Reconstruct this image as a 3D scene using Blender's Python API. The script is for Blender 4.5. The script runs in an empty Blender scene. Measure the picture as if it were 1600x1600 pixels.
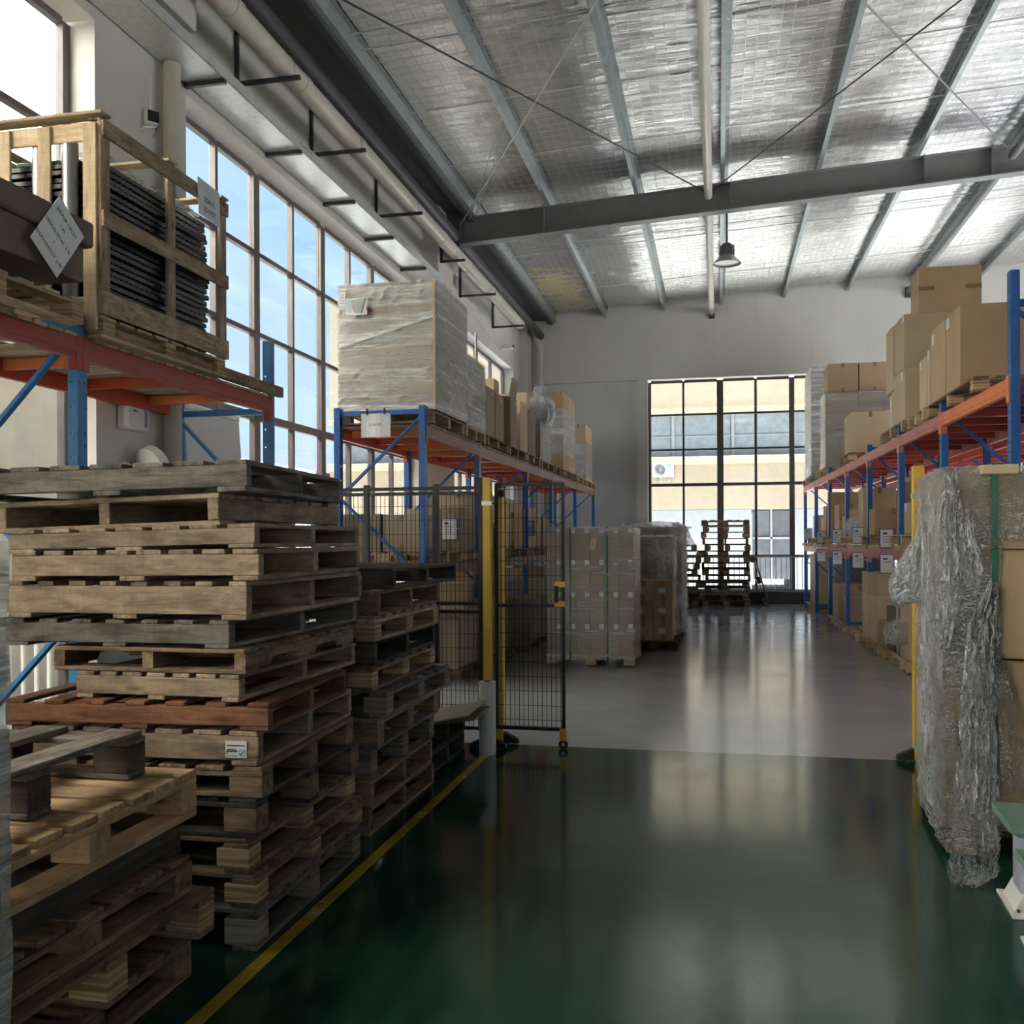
import bpy, bmesh, math, random
import numpy as np
from mathutils import Vector, Matrix

random.seed(7)
rng = np.random.default_rng(11)
S = bpy.context.scene
COL = S.collection
R = math.radians

# ---------------------------------------------------------------- camera
cd = bpy.data.cameras.new('camera')
cam = bpy.data.objects.new('camera', cd)
COL.objects.link(cam)
cd.sensor_fit = 'HORIZONTAL'
cd.sensor_width = 36.0
cd.lens = 1500.0 / 1600.0 * 36.0
cd.shift_y = (846.4 - 800.0) / 1600.0
cd.clip_end = 300
cam.matrix_world = (Matrix.Translation((0, 0, 1.5)) @ Matrix.Rotation(math.atan(322 / 1500), 4, 'Z')
                    @ Matrix.Rotation(R(90), 4, 'X') @ Matrix.Rotation(R(-0.25), 4, 'Z'))
S.camera = cam

# ---------------------------------------------------------------- view, world, sun
S.view_settings.view_transform = 'Standard'
S.view_settings.look = 'None'
S.view_settings.gamma = 1.0
S.view_settings.exposure = 0.98
S.view_settings.use_curve_mapping = False
S.cycles.use_denoising = True
S.cycles.max_bounces = 12
S.cycles.diffuse_bounces = 7
S.cycles.glossy_bounces = 5
S.cycles.transmission_bounces = 6
S.cycles.transparent_max_bounces = 24
S.cycles.caustics_reflective = False
S.cycles.caustics_refractive = False
S.cycles.sample_clamp_indirect = 6.0

SKY = 0.62
W = bpy.data.worlds.new('world')
S.world = W
W.use_nodes = True
wn = W.node_tree
wn.nodes.clear()
wo = wn.nodes.new('ShaderNodeOutputWorld')
wb = wn.nodes.new('ShaderNodeBackground')
tc = wn.nodes.new('ShaderNodeTexCoord')
sep = wn.nodes.new('ShaderNodeSeparateXYZ')
rmp = wn.nodes.new('ShaderNodeValToRGB')
rmp.color_ramp.elements[0].position = 0.0
rmp.color_ramp.elements[0].color = (0.50, 0.76, 1.0, 1)
rmp.color_ramp.elements[1].position = 0.75
rmp.color_ramp.elements[1].color = (0.27, 0.56, 1.0, 1)
noi = wn.nodes.new('ShaderNodeTexNoise')
noi.inputs['Scale'].default_value = 3.2
noi.inputs['Detail'].default_value = 5
cr = wn.nodes.new('ShaderNodeValToRGB')
cr.color_ramp.elements[0].position = 0.45
cr.color_ramp.elements[1].position = 0.72
mx = wn.nodes.new('ShaderNodeMix')
mx.data_type = 'RGBA'
MI = {i.identifier: i for i in mx.inputs}
MI['B_Color'].default_value = (0.74, 0.88, 1.0, 1)
wn.links.new(tc.outputs['Generated'], sep.inputs[0])
wn.links.new(sep.outputs['Z'], rmp.inputs[0])
wn.links.new(tc.outputs['Generated'], noi.inputs['Vector'])
wn.links.new(noi.outputs['Fac'], cr.inputs[0])
wn.links.new(cr.outputs['Color'], MI['Factor_Float'])
wn.links.new(rmp.outputs[0], MI['A_Color'])
wn.links.new([o for o in mx.outputs if o.identifier == 'Result_Color'][0], wb.inputs['Color'])
wb.inputs['Strength'].default_value = SKY
wn.links.new(wb.outputs[0], wo.inputs[0])

sd = bpy.data.lights.new('sun', 'SUN')
sd.energy = 44.0
sd.angle = R(0.6)
sd.color = (1.0, 0.98, 0.95)
sun = bpy.data.objects.new('sun', sd)
COL.objects.link(sun)
sun.location = (30, -30, 40)
sun.rotation_euler = Vector((-0.74, 0.05, -0.66)).to_track_quat('-Z', 'Y').to_euler()

# ---------------------------------------------------------------- node helpers
def newmat(name):
    m = bpy.data.materials.new(name)
    m.use_nodes = True
    nt = m.node_tree
    nt.nodes.clear()
    out = nt.nodes.new('ShaderNodeOutputMaterial')
    return m, nt, out

def nd(nt, typ, ins=None, **props):
    n = nt.nodes.new(typ)
    for k, v in props.items():
        setattr(n, k, v)
    for k, v in (ins or {}).items():
        s = n.inputs[k]
        if isinstance(v, bpy.types.NodeSocket):
            nt.links.new(v, s)
        else:
            if isinstance(v, tuple) and len(v) == 3 and s.type == 'RGBA':
                v = v + (1,)
            s.default_value = v
    return n

def ramp(nt, fac, stops):
    n = nt.nodes.new('ShaderNodeValToRGB')
    e = n.color_ramp.elements
    while len(e) < len(stops):
        e.new(0.5)
    for el, (p, c) in zip(e, stops):
        el.position = p
        el.color = (c, c, c, 1) if isinstance(c, (int, float)) else tuple(c) + (1,)
    nt.links.new(fac, n.inputs[0])
    return n.outputs[0]

def mixc(nt, fac, a, b, mode='MIX'):
    n = nd(nt, 'ShaderNodeMix', data_type='RGBA', blend_type=mode)
    for k, v in (('Factor', fac), ('A', a), ('B', b)):
        s = [i for i in n.inputs if i.name == k and (i.type == 'RGBA' or (k == 'Factor' and i.type == 'VALUE'))][0]
        if isinstance(v, bpy.types.NodeSocket):
            nt.links.new(v, s)
        else:
            s.default_value = v if not isinstance(v, tuple) else v + (1,)
    return [o for o in n.outputs if o.type == 'RGBA'][0]

def math_(nt, op, a, b=0.0):
    n = nd(nt, 'ShaderNodeMath', operation=op)
    for i, v in enumerate((a, b)):
        if isinstance(v, bpy.types.NodeSocket):
            nt.links.new(v, n.inputs[i])
        else:
            n.inputs[i].default_value = v
    return n.outputs[0]

def facing(nt, lo, hi, normal=None):
    # Schlick-like reflectance, the same from both sides of a thin sheet
    ins = {'Blend': 0.5}
    if normal is not None:
        ins['Normal'] = normal
    lw = nd(nt, 'ShaderNodeLayerWeight', ins)
    p = math_(nt, 'POWER', lw.outputs['Facing'], 5.0)
    return math_(nt, 'ADD', math_(nt, 'MULTIPLY', p, hi), lo)

def objvec(nt, scale, rnd=37.0):
    t = nd(nt, 'ShaderNodeTexCoord')
    oi = nd(nt, 'ShaderNodeObjectInfo')
    off = math_(nt, 'MULTIPLY', oi.outputs['Random'], rnd)
    mp = nd(nt, 'ShaderNodeMapping', {'Vector': t.outputs['Object'], 'Scale': scale})
    ad = nd(nt, 'ShaderNodeVectorMath', {0: mp.outputs[0]}, operation='ADD')
    nt.links.new(off, ad.inputs[1])
    return ad.outputs[0], oi.outputs['Random']

def principled(nt, out, ins):
    p = nd(nt, 'ShaderNodeBsdfPrincipled', ins)
    nt.links.new(p.outputs[0], out.inputs[0])
    return p

def plain(name, color, rough=0.5, metal=0.0, spec=0.5, var=0.06, bump=0.0, bscale=60.0):
    m, nt, out = newmat(name)
    v, rnd = objvec(nt, (1, 1, 1))
    n = nd(nt, 'ShaderNodeTexNoise', {'Vector': v, 'Scale': 5.0, 'Detail': 4.0})
    f = ramp(nt, n.outputs['Fac'], [(0.3, 1.0 - var * 1.6), (0.7, 1.0 + var)])
    c = mixc(nt, 1.0, color, f, 'MULTIPLY')
    ins = {'Base Color': c, 'Roughness': rough, 'Metallic': metal, 'Specular IOR Level': spec}
    if bump:
        n2 = nd(nt, 'ShaderNodeTexNoise', {'Vector': v, 'Scale': bscale, 'Detail': 3.0})
        b = nd(nt, 'ShaderNodeBump', {'Height': n2.outputs['Fac'], 'Strength': bump, 'Distance': 0.01})
        ins['Normal'] = b.outputs[0]
    principled(nt, out, ins)
    return m

def wood(name, light, dark, stain=0.5, rough=0.8, vmin=0.72, vmax=1.15):
    m, nt, out = newmat(name)
    v, rnd = objvec(nt, (1.3, 16.0, 16.0))
    v2, _ = objvec(nt, (2.2, 6.0, 6.0), 91.0)
    v3, _ = objvec(nt, (3.0, 9.0, 9.0), 53.0)
    v4, _ = objvec(nt, (70.0, 3.0, 3.0), 17.0)
    g = nd(nt, 'ShaderNodeTexNoise', {'Vector': v, 'Scale': 2.4, 'Detail': 8.0, 'Roughness': 0.7, 'Distortion': 0.8})
    c = ramp(nt, g.outputs['Fac'], [(0.34, dark), (0.60, light)])
    s = nd(nt, 'ShaderNodeTexNoise', {'Vector': v2, 'Scale': 2.6, 'Detail': 6.0, 'Roughness': 0.65})
    sf = ramp(nt, s.outputs['Fac'], [(0.36, 1.0 - stain), (0.58, 1.0)])
    c = mixc(nt, 1.0, c, sf, 'MULTIPLY')
    k = nd(nt, 'ShaderNodeTexVoronoi', {'Vector': v3, 'Scale': 1.0, 'Randomness': 1.0})
    kf = ramp(nt, k.outputs['Distance'], [(0.05, 0.45), (0.16, 1.0)])
    c = mixc(nt, 1.0, c, kf, 'MULTIPLY')
    w = nd(nt, 'ShaderNodeTexNoise', {'Vector': v4, 'Scale': 1.0, 'Detail': 2.0})
    wf = ramp(nt, w.outputs['Fac'], [(0.35, 0.94), (0.6, 1.02)])
    c = mixc(nt, 1.0, c, wf, 'MULTIPLY')
    rv = nd(nt, 'ShaderNodeMapRange', {'Value': rnd, 'To Min': vmin, 'To Max': vmax})
    c = mixc(nt, 1.0, c, rv.outputs[0], 'MULTIPLY')
    b = nd(nt, 'ShaderNodeBump', {'Height': g.outputs['Fac'], 'Strength': 0.5, 'Distance': 0.008})
    principled(nt, out, {'Base Color': c, 'Roughness': rough, 'Specular IOR Level': 0.3, 'Normal': b.outputs[0]})
    return m

def plywood(name, light, dark):
    m, nt, out = newmat(name)
    v, rnd = objvec(nt, (2.0, 2.0, 75.0))
    g = nd(nt, 'ShaderNodeTexNoise', {'Vector': v, 'Scale': 1.0, 'Detail': 2.0})
    c = ramp(nt, g.outputs['Fac'], [(0.38, dark), (0.6, light)])
    rv = nd(nt, 'ShaderNodeMapRange', {'Value': rnd, 'To Min': 0.75, 'To Max': 1.1})
    c = mixc(nt, 1.0, c, rv.outputs[0], 'MULTIPLY')
    principled(nt, out, {'Base Color': c, 'Roughness': 0.85, 'Specular IOR Level': 0.2})
    return m

def cardboard(name, color, lo=0.86, hi=1.1):
    m, nt, out = newmat(name)
    v, rnd = objvec(nt, (1, 1, 1))
    n = nd(nt, 'ShaderNodeTexNoise', {'Vector': v, 'Scale': 3.0, 'Detail': 4.0})
    f = ramp(nt, n.outputs['Fac'], [(0.3, 0.93), (0.7, 1.04)])
    c = mixc(nt, 1.0, color, f, 'MULTIPLY')
    rv = nd(nt, 'ShaderNodeMapRange', {'Value': rnd, 'To Min': lo, 'To Max': hi})
    c = mixc(nt, 1.0, c, rv.outputs[0], 'MULTIPLY')
    principled(nt, out, {'Base Color': c, 'Roughness': 0.72, 'Specular IOR Level': 0.25})
    return m

def film_mat(name, lo, hi, scale, strength=0.8, tint=(0.9, 0.92, 0.93), ridged=False):
    # stretch film: clear between white glossy creases
    m, nt, out = newmat(name)
    v, rnd = objvec(nt, scale)
    n = nd(nt, 'ShaderNodeTexNoise', {'Vector': v, 'Scale': 1.0, 'Detail': 6.0, 'Roughness': 0.7, 'Distortion': 1.2})
    n2 = nd(nt, 'ShaderNodeTexNoise', {'Vector': v, 'Scale': 0.22 if not ridged else 0.11, 'Detail': 2.0})
    h = n.outputs['Fac']
    if ridged:
        # thin web of creases along the zero lines of two noises
        na = nd(nt, 'ShaderNodeTexNoise', {'Vector': v, 'Scale': 1.0, 'Detail': 2.0, 'Distortion': 1.5})
        nb = nd(nt, 'ShaderNodeTexNoise', {'Vector': v, 'Scale': 2.3, 'Detail': 2.0, 'Distortion': 1.0})
        ra = math_(nt, 'ABSOLUTE', math_(nt, 'SUBTRACT', na.outputs['Fac'], 0.5))
        rb = math_(nt, 'ABSOLUTE', math_(nt, 'SUBTRACT', nb.outputs['Fac'], 0.5))
        h = math_(nt, 'SUBTRACT', 1.0, math_(nt, 'MULTIPLY', math_(nt, 'MINIMUM', ra, math_(nt, 'MULTIPLY', rb, 1.4)), 6.0))
        f = ramp(nt, h, [(0.64, lo), (0.97, hi)])
    else:
        f = ramp(nt, h, [(0.42, lo), (0.66, hi)])
    f2 = ramp(nt, n2.outputs['Fac'], [(0.36, 0.25), (0.64, 1.2)])
    fac = math_(nt, 'MULTIPLY', f, f2)
    b = nd(nt, 'ShaderNodeBump', {'Height': h, 'Strength': strength, 'Distance': 0.02})
    p = nd(nt, 'ShaderNodeBsdfPrincipled', {'Base Color': tint, 'Roughness': 0.2, 'Specular IOR Level': 0.9, 'Normal': b.outputs[0]})
    t = nd(nt, 'ShaderNodeBsdfTransparent', {'Color': (0.96, 0.96, 0.96)})
    mxs = nd(nt, 'ShaderNodeMixShader', {'Fac': fac, 1: t.outputs[0], 2: p.outputs[0]})
    gl = nd(nt, 'ShaderNodeBsdfGlossy', {'Color': (1, 1, 1), 'Roughness': 0.1, 'Normal': b.outputs[0]})
    fr = facing(nt, 0.06, 0.7, b.outputs[0])
    mx2 = nd(nt, 'ShaderNodeMixShader', {'Fac': fr, 1: mxs.outputs[0], 2: gl.outputs[0]})
    nt.links.new(mx2.outputs[0], out.inputs[0])
    return m

M = {}
M['wood_grey'] = wood('weathered_grey_wood', (0.33, 0.29, 0.255), (0.16, 0.135, 0.115), 0.5)
M['wood_brown'] = wood('old_brown_wood', (0.40, 0.28, 0.185), (0.21, 0.135, 0.085), 0.5)
M['wood_tan'] = wood('tan_pine', (0.57, 0.43, 0.31), (0.36, 0.25, 0.17), 0.45)
M['wood_pale'] = wood('pale_pine', (0.68, 0.54, 0.36), (0.50, 0.37, 0.22), 0.22)
M['wood_orange'] = wood('fresh_orange_pine', (0.76, 0.53, 0.33), (0.58, 0.36, 0.19), 0.35)
M['wood_red'] = wood('reddish_wood', (0.34, 0.16, 0.09), (0.22, 0.09, 0.05), 0.35)
M['wood_dark'] = wood('dark_stained_wood', (0.12, 0.10, 0.085), (0.055, 0.045, 0.04), 0.4)
M['ply'] = plywood('plywood_block', (0.62, 0.46, 0.28), (0.30, 0.19, 0.10))
M['ply_grey'] = plywood('grey_plywood_block', (0.36, 0.31, 0.25), (0.18, 0.145, 0.11))
M['sheet'] = wood('pale_plywood_sheet', (0.62, 0.55, 0.44), (0.50, 0.43, 0.33), 0.2)
M['card'] = cardboard('brown_cardboard', (0.50, 0.36, 0.225))
M['card_light'] = cardboard('light_cardboard', (0.64, 0.50, 0.34))
M['card_grey'] = cardboard('greyish_cardboard', (0.37, 0.29, 0.21))
M['card_dark2'] = cardboard('dull_brown_cardboard', (0.27, 0.205, 0.15))
M['card_dark'] = cardboard('dark_cardboard', (0.19, 0.145, 0.115))
M['card_orange'] = cardboard('orange_cardboard', (0.55, 0.31, 0.16))
M['tape'] = plain('brown_packing_tape', (0.30, 0.185, 0.085), 0.3)
M['film'] = film_mat('stretch_film', 0.08, 0.6, (2.2, 2.2, 26.0))
M['film_heavy'] = film_mat('thick_stretch_film', 0.40, 1.0, (2.4, 2.4, 52.0), 1.0, (0.84, 0.86, 0.88))
M['film_loose'] = film_mat('crumpled_film', 0.30, 1.0, (20.0, 20.0, 6.0), 1.0, (0.94, 0.97, 1.0), True)
M['film_clear'] = film_mat('clear_film', 0.06, 1.0, (14.0, 14.0, 34.0), 1.0, (0.94, 0.97, 1.0), True)
M['film_white'] = film_mat('white_crumpled_film', 0.75, 1.0, (18.0, 18.0, 11.0), 1.0, (0.95, 0.98, 1.0), True)
M['paper'] = plain('white_paper', (0.80, 0.81, 0.84), 0.7, var=0.02)
M['ink'] = plain('black_ink', (0.03, 0.03, 0.035), 0.6)
M['blue'] = plain('blue_rack_paint', (0.03, 0.13, 0.44), 0.38, var=0.08)
M['blue_light'] = plain('bright_blue_rack_paint', (0.05, 0.24, 0.55), 0.38, var=0.08)
M['red_dull_shaded'] = plain('shaded_dull_red_beam_paint', (0.25, 0.115, 0.095), 0.45, var=0.12)  # shade on the aisle-side beams is put into this darker red-brown
M['red_deep_shaded'] = plain('shaded_deep_red_beam_paint', (0.36, 0.045, 0.03), 0.42, var=0.08)  # darker copy of the red, with the shade of front beams in it
M['red'] = plain('red_orange_beam_paint', (0.56, 0.075, 0.03), 0.42, var=0.08)  # also the window-lit copy used on the back beams
M['orange'] = plain('orange_beam_paint', (0.80, 0.22, 0.07), 0.42, var=0.08)
M['pinkred'] = plain('faded_red_beam_paint', (0.56, 0.20, 0.17), 0.45, var=0.12)
M['black'] = plain('black_powder_coat', (0.012, 0.013, 0.016), 0.42)
M['rubber'] = plain('black_rubber', (0.015, 0.015, 0.016), 0.75)
M['yellow'] = plain('yellow_post_paint', (0.86, 0.55, 0.06), 0.4, var=0.05)
M['silver'] = plain('zinc_plated_metal', (0.62, 0.63, 0.64), 0.35, 0.85)
M['steel'] = plain('grey_primed_steel', (0.20, 0.205, 0.205), 0.5, var=0.06)
M['steel_dark'] = plain('dark_steel', (0.055, 0.058, 0.062), 0.5)
M['tube_grey'] = plain('grey_metal_tube', (0.30, 0.31, 0.33), 0.35, 0.7)
M['white_plastic'] = plain('white_plastic', (0.84, 0.84, 0.82), 0.35, var=0.02)
M['pvc'] = plain('cream_pvc_pipe', (0.62, 0.59, 0.51), 0.35, var=0.04)
M['green_strap'] = plain('green_strap', (0.02, 0.13, 0.075), 0.35)
M['green_tape'] = plain('green_masking_tape', (0.19, 0.31, 0.25), 0.6)
M['lilac'] = plain('lilac_grey_paint', (0.42, 0.44, 0.56), 0.4, var=0.05)
M['frame'] = plain('dark_bronze_window_frame', (0.085, 0.075, 0.075), 0.4)
M['frame_grey'] = plain('taupe_window_frame', (0.14, 0.12, 0.125), 0.4)
M['black_panel'] = plain('black_corrugated_sheet', (0.010, 0.011, 0.015), 0.3, bump=0.3, bscale=30)
M['plaster_out'] = plain('cream_render_outside', (0.66, 0.62, 0.54), 0.85, var=0.04, bump=0.2, bscale=80)
M['cream_far'] = plain('cream_far_facade', (0.30, 0.255, 0.185), 0.85, var=0.04)
M['out_grey'] = plain('pale_grey_render_outside', (0.25, 0.265, 0.28), 0.85, var=0.05)
M['out_glass'] = plain('blue_grey_facade_glass', (0.20, 0.235, 0.265), 0.15, spec=0.5, var=0.12)
M['out_dark'] = plain('dark_facade_glass', (0.10, 0.105, 0.115), 0.15, var=0.1)
M['ground'] = plain('pale_concrete_yard', (0.46, 0.455, 0.45), 0.9, var=0.08)
M['ac_white'] = plain('greyed_white_casing', (0.40, 0.41, 0.42), 0.5, var=0.02)  # white casing greyed so strong yard light does not clip it
M['ac_grey'] = plain('grey_fan_grille', (0.30, 0.31, 0.33), 0.5)
M['concrete_dark'] = plain('dark_plinth_paint', (0.085, 0.08, 0.075), 0.6)
M['rail_grey'] = plain('grey_railing_paint', (0.33, 0.31, 0.30), 0.4)
M['lamp_grey'] = plain('lamp_aluminium', (0.42, 0.42, 0.42), 0.35, 0.6)
M['teal'] = plain('grey_green_basin_print', (0.42, 0.46, 0.44), 0.6)
M['teal_dark'] = plain('dark_green_print', (0.10, 0.20, 0.17), 0.6)
M['blue_ink'] = plain('pale_blue_print', (0.55, 0.66, 0.74), 0.6)
M['red_print'] = plain('red_print', (0.5, 0.08, 0.1), 0.6)
M['purlin'] = plain('galvanised_purlin', (0.36, 0.40, 0.41), 0.42, 0.45, var=0.1)

def wallmat(name, color):
    m, nt, out = newmat(name)
    t = nd(nt, 'ShaderNodeTexCoord')
    n = nd(nt, 'ShaderNodeTexNoise', {'Vector': t.outputs['Object'], 'Scale': 0.7, 'Detail': 5.0})
    mp = nd(nt, 'ShaderNodeMapping', {'Vector': t.outputs['Object'], 'Scale': (7.0, 7.0, 0.35)})
    n3 = nd(nt, 'ShaderNodeTexNoise', {'Vector': mp.outputs[0], 'Scale': 1.0, 'Detail': 3.0})
    f = ramp(nt, n.outputs['Fac'], [(0.3, 0.92), (0.7, 1.03)])
    f3 = ramp(nt, n3.outputs['Fac'], [(0.25, 0.965), (0.45, 1.0)])
    c = mixc(nt, 1.0, color, f, 'MULTIPLY')
    c = mixc(nt, 1.0, c, f3, 'MULTIPLY')
    n2 = nd(nt, 'ShaderNodeTexNoise', {'Vector': t.outputs['Object'], 'Scale': 60.0, 'Detail': 3.0})
    b = nd(nt, 'ShaderNodeBump', {'Height': n2.outputs['Fac'], 'Strength': 0.12, 'Distance': 0.005})
    principled(nt, out, {'Base Color': c, 'Roughness': 0.85, 'Specular IOR Level': 0.25, 'Normal': b.outputs[0]})
    return m
M['wall'] = wallmat('warm_grey_wall_paint', (0.70, 0.69, 0.64))
M['wall_grey'] = wallmat('grey_wall_paint', (0.66, 0.665, 0.66))
M['white_wall'] = wallmat('white_reveal_plaster', (0.80, 0.79, 0.76))

def floormat(name, base, rough, wear):
    m, nt, out = newmat(name)
    t = nd(nt, 'ShaderNodeTexCoord')
    n = nd(nt, 'ShaderNodeTexNoise', {'Vector': t.outputs['Object'], 'Scale': 0.9, 'Detail': 6.0, 'Roughness': 0.6})
    mp = nd(nt, 'ShaderNodeMapping', {'Vector': t.outputs['Object'], 'Scale': (1.0, 2.5, 1.0), 'Rotation': (0, 0, 0.5)})
    n2 = nd(nt, 'ShaderNodeTexNoise', {'Vector': mp.outputs[0], 'Scale': 1.6, 'Detail': 5.0})
    f = ramp(nt, n.outputs['Fac'], [(0.3, 1.0 - wear), (0.7, 1.0 + wear)])
    c = mixc(nt, 1.0, base, f, 'MULTIPLY')
    f2 = ramp(nt, n2.outputs['Fac'], [(0.35, rough * 0.85), (0.7, rough * 1.2)])
    n3 = nd(nt, 'ShaderNodeTexNoise', {'Vector': t.outputs['Object'], 'Scale': 2.5, 'Detail': 2.0})
    b = nd(nt, 'ShaderNodeBump', {'Height': n3.outputs['Fac'], 'Strength': 0.05, 'Distance': 0.012})
    principled(nt, out, {'Base Color': c, 'Roughness': f2, 'Specular IOR Level': 0.5, 'Normal': b.outputs[0]})
    return m
M['floor_grey'] = floormat('polished_grey_concrete', (0.40, 0.42, 0.46), 0.15, 0.12)
M['floor_green'] = floormat('green_epoxy', (0.012, 0.058, 0.041), 0.13, 0.2)
M['line_yellow'] = floormat('yellow_floor_paint', (0.50, 0.36, 0.03), 0.25, 0.3)

def foilmat():
    m, nt, out = newmat('crinkled_foil_insulation')
    t = nd(nt, 'ShaderNodeTexCoord')
    mp = nd(nt, 'ShaderNodeMapping', {'Vector': t.outputs['Object'], 'Scale': (1.5, 30.0, 1.0)})
    n = nd(nt, 'ShaderNodeTexNoise', {'Vector': mp.outputs[0], 'Scale': 1.0, 'Detail': 5.0, 'Roughness': 0.6, 'Distortion': 0.8})
    mp2 = nd(nt, 'ShaderNodeMapping', {'Vector': t.outputs['Object'], 'Scale': (1.6, 4.0, 1.0)})
    n2 = nd(nt, 'ShaderNodeTexNoise', {'Vector': mp2.outputs[0], 'Scale': 1.0, 'Detail': 3.0})
    h = math_(nt, 'ADD', n.outputs['Fac'], math_(nt, 'MULTIPLY', n2.outputs['Fac'], 1.5))
    b = nd(nt, 'ShaderNodeBump', {'Height': h, 'Strength': 0.8, 'Distance': 0.03})
    # torn patch of yellow insulation at the far left corner
    sx = nd(nt, 'ShaderNodeSeparateXYZ', {0: t.outputs['Object']})
    dx = math_(nt, 'DIVIDE', math_(nt, 'ADD', sx.outputs[0], 3.45), 0.75)
    dy = math_(nt, 'DIVIDE', math_(nt, 'SUBTRACT', sx.outputs[1], 21.2), 2.1)
    rr = math_(nt, 'SQRT', math_(nt, 'ADD', math_(nt, 'MULTIPLY', dx, dx), math_(nt, 'MULTIPLY', dy, dy)))
    mp3 = nd(nt, 'ShaderNodeMapping', {'Vector': t.outputs['Object'], 'Scale': (2.0, 5.0, 1.0)})
    n4 = nd(nt, 'ShaderNodeTexNoise', {'Vector': mp3.outputs[0], 'Scale': 1.3, 'Detail': 4.0})
    k = math_(nt, 'ADD', rr, math_(nt, 'MULTIPLY', math_(nt, 'SUBTRACT', n4.outputs['Fac'], 0.5), 3.2))
    mask = ramp(nt, k, [(0.70, 1.0), (0.80, 0.0)])
    p = nd(nt, 'ShaderNodeBsdfPrincipled', {'Base Color': (0.86, 0.85, 0.84), 'Metallic': 0.95, 'Roughness': 0.26, 'Normal': b.outputs[0]})
    q = nd(nt, 'ShaderNodeBsdfPrincipled', {'Base Color': (0.62, 0.52, 0.32), 'Roughness': 0.9, 'Normal': b.outputs[0]})
    mxs = nd(nt, 'ShaderNodeMixShader', {'Fac': mask, 1: p.outputs[0], 2: q.outputs[0]})
    nt.links.new(mxs.outputs[0], out.inputs[0])
    return m
M['foil'] = foilmat()

def galvmat():
    m, nt, out = newmat('galvanised_sheet')
    v, _ = objvec(nt, (1, 1, 1))
    vo = nd(nt, 'ShaderNodeTexVoronoi', {'Vector': v, 'Scale': 14.0})
    f = ramp(nt, vo.outputs['Distance'], [(0.1, 0.92), (0.7, 1.05)])
    c = mixc(nt, 1.0, (0.66, 0.69, 0.68), f, 'MULTIPLY')
    principled(nt, out, {'Base Color': c, 'Roughness': 0.38, 'Metallic': 0.35})
    return m
M['galv'] = galvmat()

def glassmat():
    m, nt, out = newmat('window_glass')
    t = nd(nt, 'ShaderNodeBsdfTransparent', {'Color': (0.95, 0.97, 0.97)})
    g = nd(nt, 'ShaderNodeBsdfGlossy', {'Color': (1, 1, 1), 'Roughness': 0.0})
    fr = facing(nt, 0.03, 0.45)
    x = nd(nt, 'ShaderNodeMixShader', {'Fac': fr, 1: t.outputs[0], 2: g.outputs[0]})
    nt.links.new(x.outputs[0], out.inputs[0])
    return m
M['glass'] = glassmat()

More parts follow.
